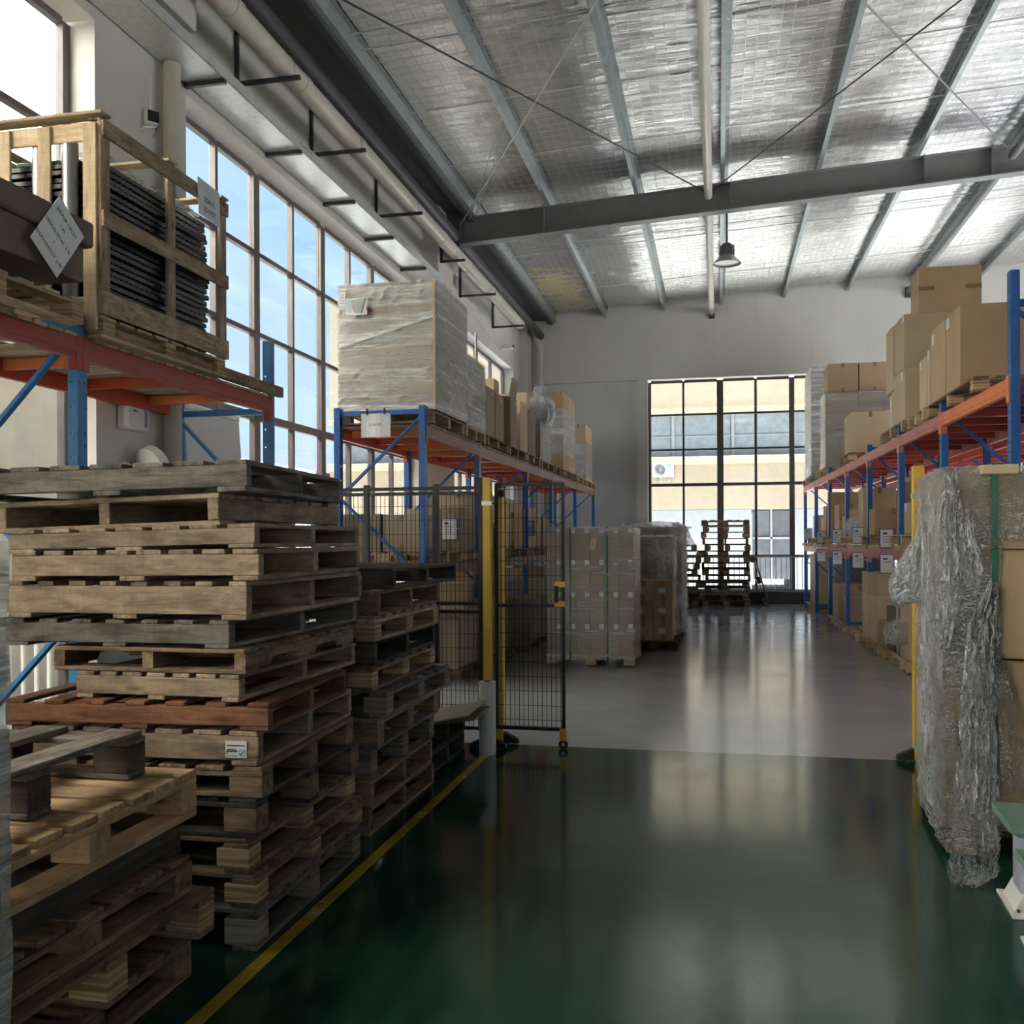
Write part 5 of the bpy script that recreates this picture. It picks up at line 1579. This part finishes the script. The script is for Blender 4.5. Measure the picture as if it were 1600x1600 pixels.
pallet('B', .62, 1.1, .13, (-.55, 13.2, .003), 0, 'wood_dark', 'dark pallet under the small labelled cartons in the aisle')
t = load('film-draped load of brown cartons behind the small labelled cartons', (-1.25, -.64, 13.95, 14.9, .003, 1.56), (2, 1, 3), 'film_clear', None, ('wood_dark', 'wood_dark'), .13, 'card', seed=22, amp=.02)
link('loose_film', film_patch([(-.20, -.52, 1.50), (.10, -.56, 1.52), (.42, -.53, .35), (.28, -.55, .30)], 8, 16, .02, 'film_loose', 14), t)
t = load('large film-topped load behind the draped cartons in the aisle', (-1.55, -.55, 15.1, 16.2, .003, 1.72), (2, 1, 2), 'film_clear', None, ('wood_dark', 'wood_dark'), .13, 'card', seed=23, amp=.03)
blob_film('loose_film', [(.02, .16), (.3, .13), (.42, .05), (.46, -.1), (.5, -.25)], 0.1, 0, 1.66, t, seed=6, n=30, sq=1.0, mat='film_loose', amp=.04)
load('dark narrow load with bright film along its aisle side', (-1.10, -.72, 17.9, 19.1, .003, 1.50), (1, 1, 2), 'film', None, ('wood_dark', 'wood_dark'), .10, 'card_dark', seed=24, amp=.015)
carton((-.95, -.70, 21.6, 22.3, .14, 1.25), 'brown carton by the far window left of the pallet stacks', 'card', tape=None)
pallet('BY', .75, 1.0, .13, (-.66, 21.5, .003), 0, 'wood_brown', 'pallet under the brown carton by the far window')

def far_stack(x, y, n, lx, label, group, jit, seed):
    random.seed(seed)
    z = .003
    nm = ['bottom', 'second', 'third', 'fourth', 'fifth', 'sixth', 'seventh', 'eighth', 'ninth', 'tenth', 'eleventh', 'twelfth', 'thirteenth', 'fourteenth']
    for i in range(n):
        h = random.choice([.135, .14, .145])
        pallet(random.choice(['B', 'B', 'BY', 'SY']), lx + random.uniform(-.05, .05), 1.0, h, (x + random.uniform(-jit, jit), y + random.uniform(-.03, .03), z), R(random.uniform(-1.5, 1.5)),
               random.choice(['wood_brown', 'wood_tan', 'wood_dark', 'wood_brown']), '%s pallet from the floor in %s' % (nm[i], label), group, blk=random.choice(['wood_brown', 'wood_tan', 'ply']), nb=6, gap=.3)
        z += h + .001
far_stack(.70, 22.35, 14, 1.05, 'the tall stack before the far window', 'pallets before the far window', .03, 5)
far_stack(-.42, 22.35, 10, .9, 'the shorter stack left of the tall far stack', 'pallets left of the far window stack', .06, 9)
p = pallet('B', 1.15, .9, .13, (1.03, 22.55, 0.01), 0, 'wood_tan', 'single pallet leaning on edge against the tall far stack', tilt=(0, R(73)))

t = thing('pole', 'thin cream pole standing behind the second wrapped box on the middle rack', 'pole', (-3.05, 12.04, zt))
link('tube', MB().tube((0, 0, 0), (0, 0, 1.30), .017, 10).mesh('tube', 'pvc', smooth=True), t)
link('cap', MB().tube((0, 0, 1.30), (0, 0, 1.32), .02, 10).mesh('cap', 'white_plastic', smooth=True), t)

# ---------------------------------------------------------------- right rack, top level
rp = lambda ya, yb, lab: (ya, yb, lab)
rack_pallets(xr, -1, 2.725, [(21.0, 22.7, 'farthest pallet on top of the right rack under shiny wrapped boxes'), (18.6, 20.2, 'pallet under the nearer shiny wrapped load on the right rack'),
                             (15.6, 16.7, 'pallet under the single square carton on the right rack'), (11.5, 13.0, 'pallet under the tall leaning carton stack on the right rack'),
                             (10.45, 11.3, 'small pale pallet under the two small cartons on the right rack'), (8.6, 10.4, 'pallet under the two big tan cartons on the right rack')],
             ['wood_tan', 'wood_pale', 'wood_brown'], '', h=.13, group='pallets on the right rack top')
zt = 2.86
load('shiny film-wrapped upper and lower boxes at the far end of the right rack', (1.93, 3.25, 21.1, 22.5, zt, 5.15), (1, 1, 3), 'film_heavy', None, None, 0, 'card_grey', seed=31)
load('shiny wrapped tall box stack on the right rack, front of the farthest one', (1.97, 3.12, 18.75, 19.6, zt, 4.25), (2, 1, 2), 'film', None, None, 0, 'card_grey', seed=32)
for i in range(2):
    carton((2.02 + i * .56, 2.56 + i * .56, 18.8, 19.5, 4.262, 4.80), '%s brown carton on top of the wrapped stack of the right rack' % ('left', 'right')[i], 'card', 'cartons on the right wrapped stack')
CR = [
 ((2.03, 2.60, 15.69, 16.5, zt, 3.49), 'single square tan carton on the right rack between wrapped boxes and tall stack', 'card_light', [('L', .8, .9, 0.10, .05)]),
 ((2.085, 2.66, 11.62, 12.5, zt, 3.46), 'lower carton of the tall leaning stack on the right rack', 'card_light', [('L', .2, .88, 0.10, .10), ('L', .75, .85, 0.10, .08)]),
 ((2.085, 2.80, 11.66, 12.25, 3.468, 4.08), 'slightly tilted middle carton of the tall stack on the right rack', 'card_light', [('L', .1, .93, 0.10, .09)]),
 ((2.07, 2.60, 12.28, 12.75, 3.30, 4.08), 'narrow carton tilting off the tall stack towards the aisle', 'card_light', None),
 ((2.26, 2.93, 11.74, 12.2, 4.083, 4.62), 'tan taped carton at the very top of the right rack stack', 'card', None),
 ((2.128, 2.72, 9.26, 9.80, zt + .02, 3.61), 'front big tan carton behind the nearest right upright', 'card', [('L', .86, .90, 0.11, .10)]),
 ((2.122, 2.72, 9.82, 10.42, zt + .02, 3.61), 'second big tan carton behind the front one on the right rack', 'card', [('L', .86, .86, 0.11, .10)]),
 ((2.75, 3.15, 9.26, 10.42, zt + .02, 3.66), 'big tan carton at the right border behind the blue upright', 'card', None),
 ((2.11, 2.5, 10.60, 10.94, zt + .01, 3.40), 'small pale carton on the small pallet of the right rack', 'card_light', [('L', .8, .88, 0.08, .07)]),
 ((2.115, 2.5, 10.46, 10.57, zt + .01, 3.45), 'narrow pale carton beside the big tan cartons', 'card_light', [('L', .5, .9, 0.08, .08)]),
]
for bx, lab, mat, stk in CR:
    carton(bx, lab, mat, 'cartons on top of the right rack', stick=stk)
tc_ = [o for o in bpy.data.objects if o.get('label', '').startswith('tan taped carton')][0]
for x in (-.25, .25):
    link('tape', MB().box(x - .085, x + .085, -.2315, -.2295, .27, .32).mesh('tape', 'tape'), tc_)
link('tape', MB().box(-.3365, -.3345, -.23, .23, .27, .32).mesh('tape', 'tape'), tc_)

# ---------------------------------------------------------------- right rack, lower level: cartons and framed signs
rack_pallets(xr, -1, 1.44, [(20.6, 21.7, 'farthest pallet on the right rack lower level'), (18.3, 19.6, 'second farthest pallet on the right rack lower level'), (15.9, 17.2, 'third pallet from the far end of the right lower level'),
                            (13.6, 15.2, 'pallet near the middle of the right rack lower level'), (10.9, 12.4, 'nearest visible pallet on the right rack lower level')],
             ['wood_pale', 'wood_tan'], '', h=.12, group='pallets on the right rack lower level')
z = 1.57
CRL = [
 ((1.98, 2.35, 20.7, 21.3, z, 2.02), 'far narrow carton on the right rack lower level', 'card_light'),
 ((2.00, 2.30, 19.0, 19.5, z, 2.15), 'pale film-sided carton on the lower right level', 'card_light'),
 ((2.02, 2.75, 18.4, 18.95, z, 1.96), 'brown carton at the base of the film-topped pile', 'card'),
 ((2.02, 2.70, 18.4, 18.95, 1.962, 2.38), 'wide brown carton on top of the film-topped pile', 'card'),
 ((2.06, 2.60, 16.5, 17.1, z, 1.90), 'carton with film at its corner on the lower right level', 'card_light'),
 ((2.07, 2.55, 15.95, 16.45, z, 1.98), 'upright brown carton behind the middle blue upright', 'card'),
 ((2.05, 2.50, 14.6, 15.1, z, 2.25), 'tall light-edged carton left of the near sign', 'card_light'),
 ((2.52, 2.95, 14.6, 15.1, z, 2.22), 'brown carton with film strip right of the tall carton', 'card'),
 ((2.07, 2.55, 13.7, 14.3, z, 1.93), 'square brown carton right behind the nearest framed sign', 'card'),
 ((2.14, 2.62, 11.6, 12.2, z, 1.93), 'light carton with a white label beside the yellow post', 'card_light'),
 ((2.66, 3.0, 11.2, 12.2, z, 2.3), 'tall carton at the back beside the yellow post', 'card_grey'),
 ((2.03, 2.45, 19.55, 20.2, z, 1.95), 'small carton between the two farthest signs of the upper row', 'card_light'),
 ((2.03, 2.45, 17.25, 17.9, z, 1.84), 'low carton behind the third sign of the upper row', 'card_light'),
 ((2.03, 2.45, 17.25, 17.9, 1.842, 2.12), 'brown carton on the low carton behind the third sign', 'card'),
 ((2.50, 3.0, 13.6, 14.4, z, 2.35), 'tall brown carton at the back behind the nearest sign', 'card'),
 ((2.06, 2.40, 15.3, 15.35, z, 1.62), 'flat carton edge beside the crumpled film wad', 'card'),
 ((2.2, 2.62, 12.3, 12.8, z, 2.2), 'upper brown carton by the nearest visible blue upright', 'card'),
]
for bx, lab, mat in CRL:
    carton(bx, lab, mat, 'cartons on the right rack lower level', stick=[('L', .5, .85, 0.15, .1)] if 'label' in lab else None)
blob_film('film_wad', [(.02, .30), (.08, .26), (.11, .12), (.08, .01), (.02, 0)], 0, 0, 0, tag(thing('film_wad', loc=(2.03, 15.4, 1.56)), 'blue-white wad of crumpled film on the lower right level', 'film'), seed=7)
nmz = ['nearest', 'second', 'third', 'fourth', 'farthest']
SGN = [(12.4, 1.53), (14.6, 1.58), (16.8, 1.577), (19.0, 1.564), (21.25, 1.65)]
for i, (y, z) in enumerate(SGN):
    framed_sign('%s of the upper row of framed signs on the right rack' % nmz[i], xr(y) - .07, y, z - .13, -1, w=.17, h=.24, lines=(3, 2, 2, 1, 1)[i])
for i, (y, z) in enumerate(SGN[:4]):
    framed_sign('%s of the lower row of framed signs on the right rack' % nmz[i], xr(y) - .07, y, 1.09, -1, w=.17, h=.24, lines=(1, 2, 2, 1)[i])

# ---------------------------------------------------------------- right rack, floor level
CRF = [
 ((2.00, 2.7, 21.4, 22.3, .14, .78), 'lower carton in the film-edged far floor stack', 'card'),
 ((2.00, 2.7, 21.4, 22.3, .782, 1.2), 'upper carton in the film-edged far floor stack', 'card'),
 ((2.02, 2.75, 17.4, 18.2, .14, .72), 'carton with a lid on a floor pallet under the right rack', 'card'),
 ((2.3, 3.0, 19.0, 20.2, .14, .72), 'dark lower carton deep under the right rack', 'card_dark'),
 ((2.3, 3.0, 19.0, 20.2, .722, 1.22), 'dark upper carton deep under the right rack', 'card_dark'),
 ((2.10, 2.85, 16.5, 17.2, .14, .56), 'low wide open-lidded carton on the floor under the right rack', 'card'),
]
for bx, lab, mat in CRF:
    carton(bx, lab, mat, 'cartons on the floor under the right rack')
for i in range(2):
    for k in range(3):
        carton((2.05, 2.55, 13.45 + i * .66, 14.08 + i * .66, .14 + k * .305, .14 + k * .305 + .302), '%s carton in the %s column of the six-carton floor stack' % (('bottom', 'middle', 'top')[k], ('near', 'far')[i]), 'card_light', 'six-carton floor stack', tape='y')
CN = [
 ((2.06, 2.6, 12.95, 13.4, .14, .46), 'small grey-brown carton before the six-carton stack', 'card_grey'),
 ((2.08, 2.6, 12.35, 12.85, .14, .68), 'leaning dark-lidded narrow carton on the right floor', 'card_dark'),
 ((2.09, 2.7, 11.40, 12.25, .14, .44), 'lower printed carton beside the yellow post', 'card_light'),
 ((2.09, 2.7, 11.40, 12.25, .442, .76), 'upper printed carton beside the yellow post', 'card_light'),
 ((2.3, 2.9, 11.40, 12.2, .762, .95), 'brown carton on top of the printed cartons', 'card'),
]
for bx, lab, mat in CN:
    carton(bx, lab, mat, 'cartons right of the aisle floor', tape=None)
for (y0, y1, lab) in [(21.3, 22.4, 'farthest floor pallet under the right rack'), (17.3, 18.6, 'floor pallet under the lidded carton'), (16.3, 17.25, 'floor pallet under the low wide carton'),
                      (15.0, 16.1, 'empty slatted floor pallet beside the six-carton stack'), (13.4, 14.9, 'floor pallet under the six-carton stack'), (12.3, 13.35, 'floor pallet under the leaning narrow carton'), (11.35, 12.28, 'floor pallet under the printed cartons by the yellow post'), (10.2, 11.2, 'nearest empty floor pallet behind the yellow post')]:
    pallet('BY', 1.05, y1 - y0, .13, (xr((y0 + y1) / 2) - .04 + 1.05, y0, .003), 0, 'wood_pale' if 'six' in lab or 'printed' in lab or 'nearest' in lab else 'wood_tan', lab, 'floor pallets under the right rack', blk='wood_pale')
w = thing('film_wad', loc=(2.0, 11.6, .30))
tag(w, 'bundle of crumpled film hanging between printed cartons and yellow post', 'film')
blob_film('film', [(.02, .30), (.10, .26), (.13, .14), (.10, .02), (.02, 0)], 0, 0, 0, w, seed=17)
# second rack behind: a few loads
for i, (y0, y1, zt2, mat) in enumerate([(8.6, 9.7, 3.6, 'card'), (12.4, 13.6, 3.7, 'card_light'), (16.8, 18.0, 3.5, 'card_grey'), (12.3, 13.2, 2.1, 'card'), (16.6, 17.9, 2.2, 'card_light')]):
    zb = 2.73 if zt2 > 2.5 else 1.39
    carton((3.45, 4.3, y0, y1, zb, zt2), '%s carton on the back-to-back rack behind the right rack' % ('first top', 'second top', 'third top', 'first lower', 'second lower')[i], mat, 'cartons on the rear right rack')

# ---------------------------------------------------------------- big torn wrapped load at the right edge
t = thing('wrapped_load', 'big wrapped carton stack with torn film and green strap at the right', 'pallet load', (1.65, 5.35, 0.003))
ox, oy, oz = 1.65, 5.35, 0.003
pallet('B', 1.20, .98, .13, (.60, -.49, 0), 0, 'wood_brown', parent=t, simple=True)
xs = [1.045, 1.262, 1.75, 2.24]
zsx = [(.14, .75), (.755, 1.27), (1.275, 1.82)]
for i in range(3):
    zz = zsx if i == 0 else [(.14, .935), (.945, 1.45), (1.455, 1.82)]
    for (za, zb) in zz:
        for (ya, yb) in ((4.865, 5.30), (5.305, 5.74)):
            carton((xs[i] + .002 - ox, xs[i + 1] - .002 - ox, ya - oy, yb - oy, za - oz, zb - oz), None, 'card_grey' if i == 0 else 'card', None, t, tape='y' if i else None)
film_shell((1.045 - ox, 1.262 - ox, 4.865 - oy, 5.74 - oy, .05, 1.825), 'film_clear', t, .010, .045, .012, seed=41)
film_shell((1.27 - ox, 2.24 - ox, 4.865 - oy, 5.74 - oy, 1.49, 1.825), 'film_clear', t, .010, .05, .012, seed=42)
link('strap', MB().box(1.245 - ox, 1.268 - ox, 4.84 - oy, 4.846 - oy, .12, 1.85).box(1.245 - ox, 1.268 - ox, 4.84 - oy, 5.76 - oy, 1.848, 1.853).mesh('strap', 'green_strap'), t)
link('edge_protector', MB().box(1.20 - ox, 1.36 - ox, 4.835 - oy, 4.93 - oy, 1.80, 1.845, .004).mesh('edge_protector', 'card_light'), t)

def drape(nm, rows, parent, nu=18, amp=.012, fold=.02, seed=2, mat='film_loose', org=(0, 0, 0), k=4.5):
    """rows: (z, xl, yl, xr, yr): a hanging sheet with vertical folds"""
    r_ = np.random.default_rng(seed)
    P, Fq = [], []
    ph = r_.uniform(0, 6, 4)
    # refine the rows
    rr = []
    for a, b_ in zip(rows[:-1], rows[1:]):
        for q in range(6):
            f = q / 6
            rr.append(tuple(a[i] * (1 - f) + b_[i] * f for i in range(5)))
    rr.append(rows[-1])
    for (z, xl, yl, xr_, yr) in rr:
        for i in range(nu + 1):
            u = i / nu
            wv = fold * math.sin(2 * math.pi * k * u + ph[0] + z * 1.7) + fold * .5 * math.sin(2 * math.pi * 2.3 * k * u + ph[1] - z * 2)
            P.append((xl * (1 - u) + xr_ * u - org[0] + r_.normal(0, amp * .4), yl * (1 - u) + yr * u - abs(wv) - org[1] + r_.normal(0, amp * .6), z - org[2] + r_.normal(0, amp * .5)))
    for j in range(len(rr) - 1):
        for i in range(nu):
            q = j * (nu + 1) + i
            Fq.append((q, q + 1, q + nu + 2, q + nu + 1))
    return link(nm, MB().add(P, Fq).mesh(nm, mat, smooth=False, fix=False), parent)
O = (ox, oy, oz)
# long torn piece hanging down the front to the floor
drape('torn_film', [(1.30, 1.235, 4.84, 1.262, 4.84), (1.10, 1.13, 4.82, 1.262, 4.83), (.85, 1.10, 4.80, 1.262, 4.82), (.65, 1.09, 4.78, 1.25, 4.80), (.45, 1.07, 4.74, 1.25, 4.78),
                    (.28, 1.045, 4.68, 1.24, 4.74), (.14, 1.02, 4.58, 1.235, 4.66), (.05, 1.0, 4.50, 1.215, 4.56), (.014, 1.0, 4.46, 1.12, 4.47)], t, 20, .012, .03, 3, 'film_loose', O, 3.2)
# second sheet, right of the strap, flaring out at the bottom
drape('torn_film', [(.98, 1.255, 4.83, 1.275, 4.84), (.75, 1.262, 4.81, 1.33, 4.82), (.5, 1.262, 4.78, 1.375, 4.80), (.32, 1.262, 4.76, 1.39, 4.79), (.24, 1.27, 4.74, 1.36, 4.78)], t, 14, .010, .025, 6, 'film_clear', O, 3)
# upper crumpled layer on the corner
drape('torn_film', [(1.82, 1.03, 4.845, 1.10, 4.845), (1.6, 1.03, 4.835, 1.115, 4.835), (1.4, 1.03, 4.83, 1.13, 4.83), (1.22, 1.03, 4.83, 1.12, 4.83), (1.0, 1.03, 4.83, 1.07, 4.84)], t, 12, .008, .015, 9, 'film_loose', O, 3)
drape('torn_film', [(1.64, 1.135, 4.84, 1.15, 4.84), (1.5, 1.13, 4.83, 1.185, 4.83), (1.35, 1.125, 4.83, 1.20, 4.83), (1.26, 1.14, 4.835, 1.195, 4.835)], t, 8, .008, .012, 12, 'film_loose', O, 2)
drape('torn_film', [(1.7, 1.03, 5.7, 1.03, 4.86), (1.3, 1.01, 5.7, 1.025, 4.86), (.9, 1.02, 5.68, 1.03, 4.86), (.5, 1.01, 5.66, 1.03, 4.86), (.16, 1.015, 5.7, 1.025, 4.86)], t, 22, .010, .006, 15, 'film_loose', O, 3)
# sail of loose film billowing into the aisle
P, Fq = [], []
r_ = np.random.default_rng(5)
nu, nv = 12, 20
edge = [(1.63, 1.04), (1.50, .98), (1.38, .91), (1.285, .86), (1.19, .865), (1.13, .895), (1.15, .96), (1.19, 1.03)]
for side in (-1, 1):
    base = len(P)
    for j in range(nv + 1):
        f = j / nv * (len(edge) - 1)
        q = min(int(f), len(edge) - 2)
        g = f - q
        ez, ex = edge[q][0] * (1 - g) + edge[q + 1][0] * g, edge[q][1] * (1 - g) + edge[q + 1][1] * g
        az = 1.66 - (1.66 - 1.12) * j / nv
        for i in range(nu + 1):
            u = i / nu
            bul = .05 * math.sin(math.pi * u) * math.sin(math.pi * j / nv)
            P.append((1.06 * (1 - u) + ex * u - ox, 5.55 + side * (bul + (.015 if 0 < i < nu else 0)) - oy + r_.normal(0, .004), az * (1 - u) + ez * u - oz + r_.normal(0, .004)))
    for j in range(nv):
        for i in range(nu):
            q = base + j * (nu + 1) + i
            Fq.append((q, q + 1, q + nu + 2, q + nu + 1) if side < 0 else (q + nu + 1, q + nu + 2, q + 1, q))
link('film_sail', MB().add(P, Fq).mesh('film_sail', 'film_white', fix=False), t)

# turn the whole load a little about its near left corner
rzW = R(-4)
dx_, dy_ = ox - 1.045, oy - 4.86
t.rotation_euler = (0, 0, rzW)
t.location = (1.045 + dx_ * math.cos(rzW) - dy_ * math.sin(rzW), 4.86 + dx_ * math.sin(rzW) + dy_ * math.cos(rzW), oz)

# ---------------------------------------------------------------- lilac-grey steel pedestals at the lower right
def pedestal(label, loc, rz, h):
    t = thing('steel_pedestal', label, 'pedestal', loc, rz, 'lilac steel pedestals')
    link('base_plate', MB().box(-.02, .30, -.02, .30, 0, .012, .003).mesh('base_plate', 'white_plastic'), t)
    for (x, y) in ((.0, .03), (.0, .25), (.25, .0)):
        link('anchor_bolt', MB().tube((x + .012, y, .012), (x + .012, y, .022), .007, 8).mesh('anchor_bolt', 'steel_dark'), t)
    n = 10
    pts = []
    r = .05
    for (cx_, cy_, a0) in ((.03 + r, .03 + r, 180), (.27 - r, .03 + r, 270), (.27 - r, .27 - r, 0), (.03 + r, .27 - r, 90)):
        for k in range(5):
            a = R(a0 + k * 22.5)
            pts.append((cx_ + r * math.cos(a), cy_ + r * math.sin(a)))
    m = MB()
    nn = len(pts)
    m.add([(x, y, z) for z in (.05, h - .05) for x, y in pts], [(i, (i + 1) % nn, nn + (i + 1) % nn, nn + i) for i in range(nn)] + [tuple(range(nn))[::-1], tuple(range(nn, 2 * nn))])
    link('column', m.mesh('column', 'lilac', smooth=True), t)
    link('foot_flange', MB().prism([(.0, .012), (.05, .012), (.05, .08), (.035, .08)], .04, .26).mesh('foot_flange', 'white_plastic'), t)
    # flanged tray on top with masked rim
    m = MB()
    a_, b_ = [(.01, .01), (.29, .01), (.29, .29), (.01, .29)], [(-.025, -.025), (.325, -.025), (.325, .325), (-.025, .325)]
    m.add([(x, y, h - .055) for x, y in a_] + [(x, y, h - .03) for x, y in b_] + [(x, y, h) for x, y in b_], [(0, 1, 5, 4), (1, 2, 6, 5), (2, 3, 7, 6), (3, 0, 4, 7), (4, 5, 9, 8), (5, 6, 10, 9), (6, 7, 11, 10), (7, 4, 8, 11), (3, 2, 1, 0), (8, 9, 10, 11)])
    link('top_tray', m.mesh('top_tray', 'lilac'), t)
    m = MB()
    m.box(-.028, .328, -.030, -.0255, h - .028, h + .004)
    m.box(-.030, -.0255, -.028, .328, h - .028, h + .004)
    m.box(-.028, .328, -.028, .328, h + .0005, h + .004)
    link('masking_tape', m.mesh('masking_tape', 'green_tape'), t)
pedestal('farther lilac-grey steel pedestal with green-taped rim beside the torn film', (1.15, 4.13, .003), R(-4), .37)
pedestal('nearer lilac-grey steel pedestal with green-taped rim at the right border', (1.10, 3.62, .003), R(-4), .325)
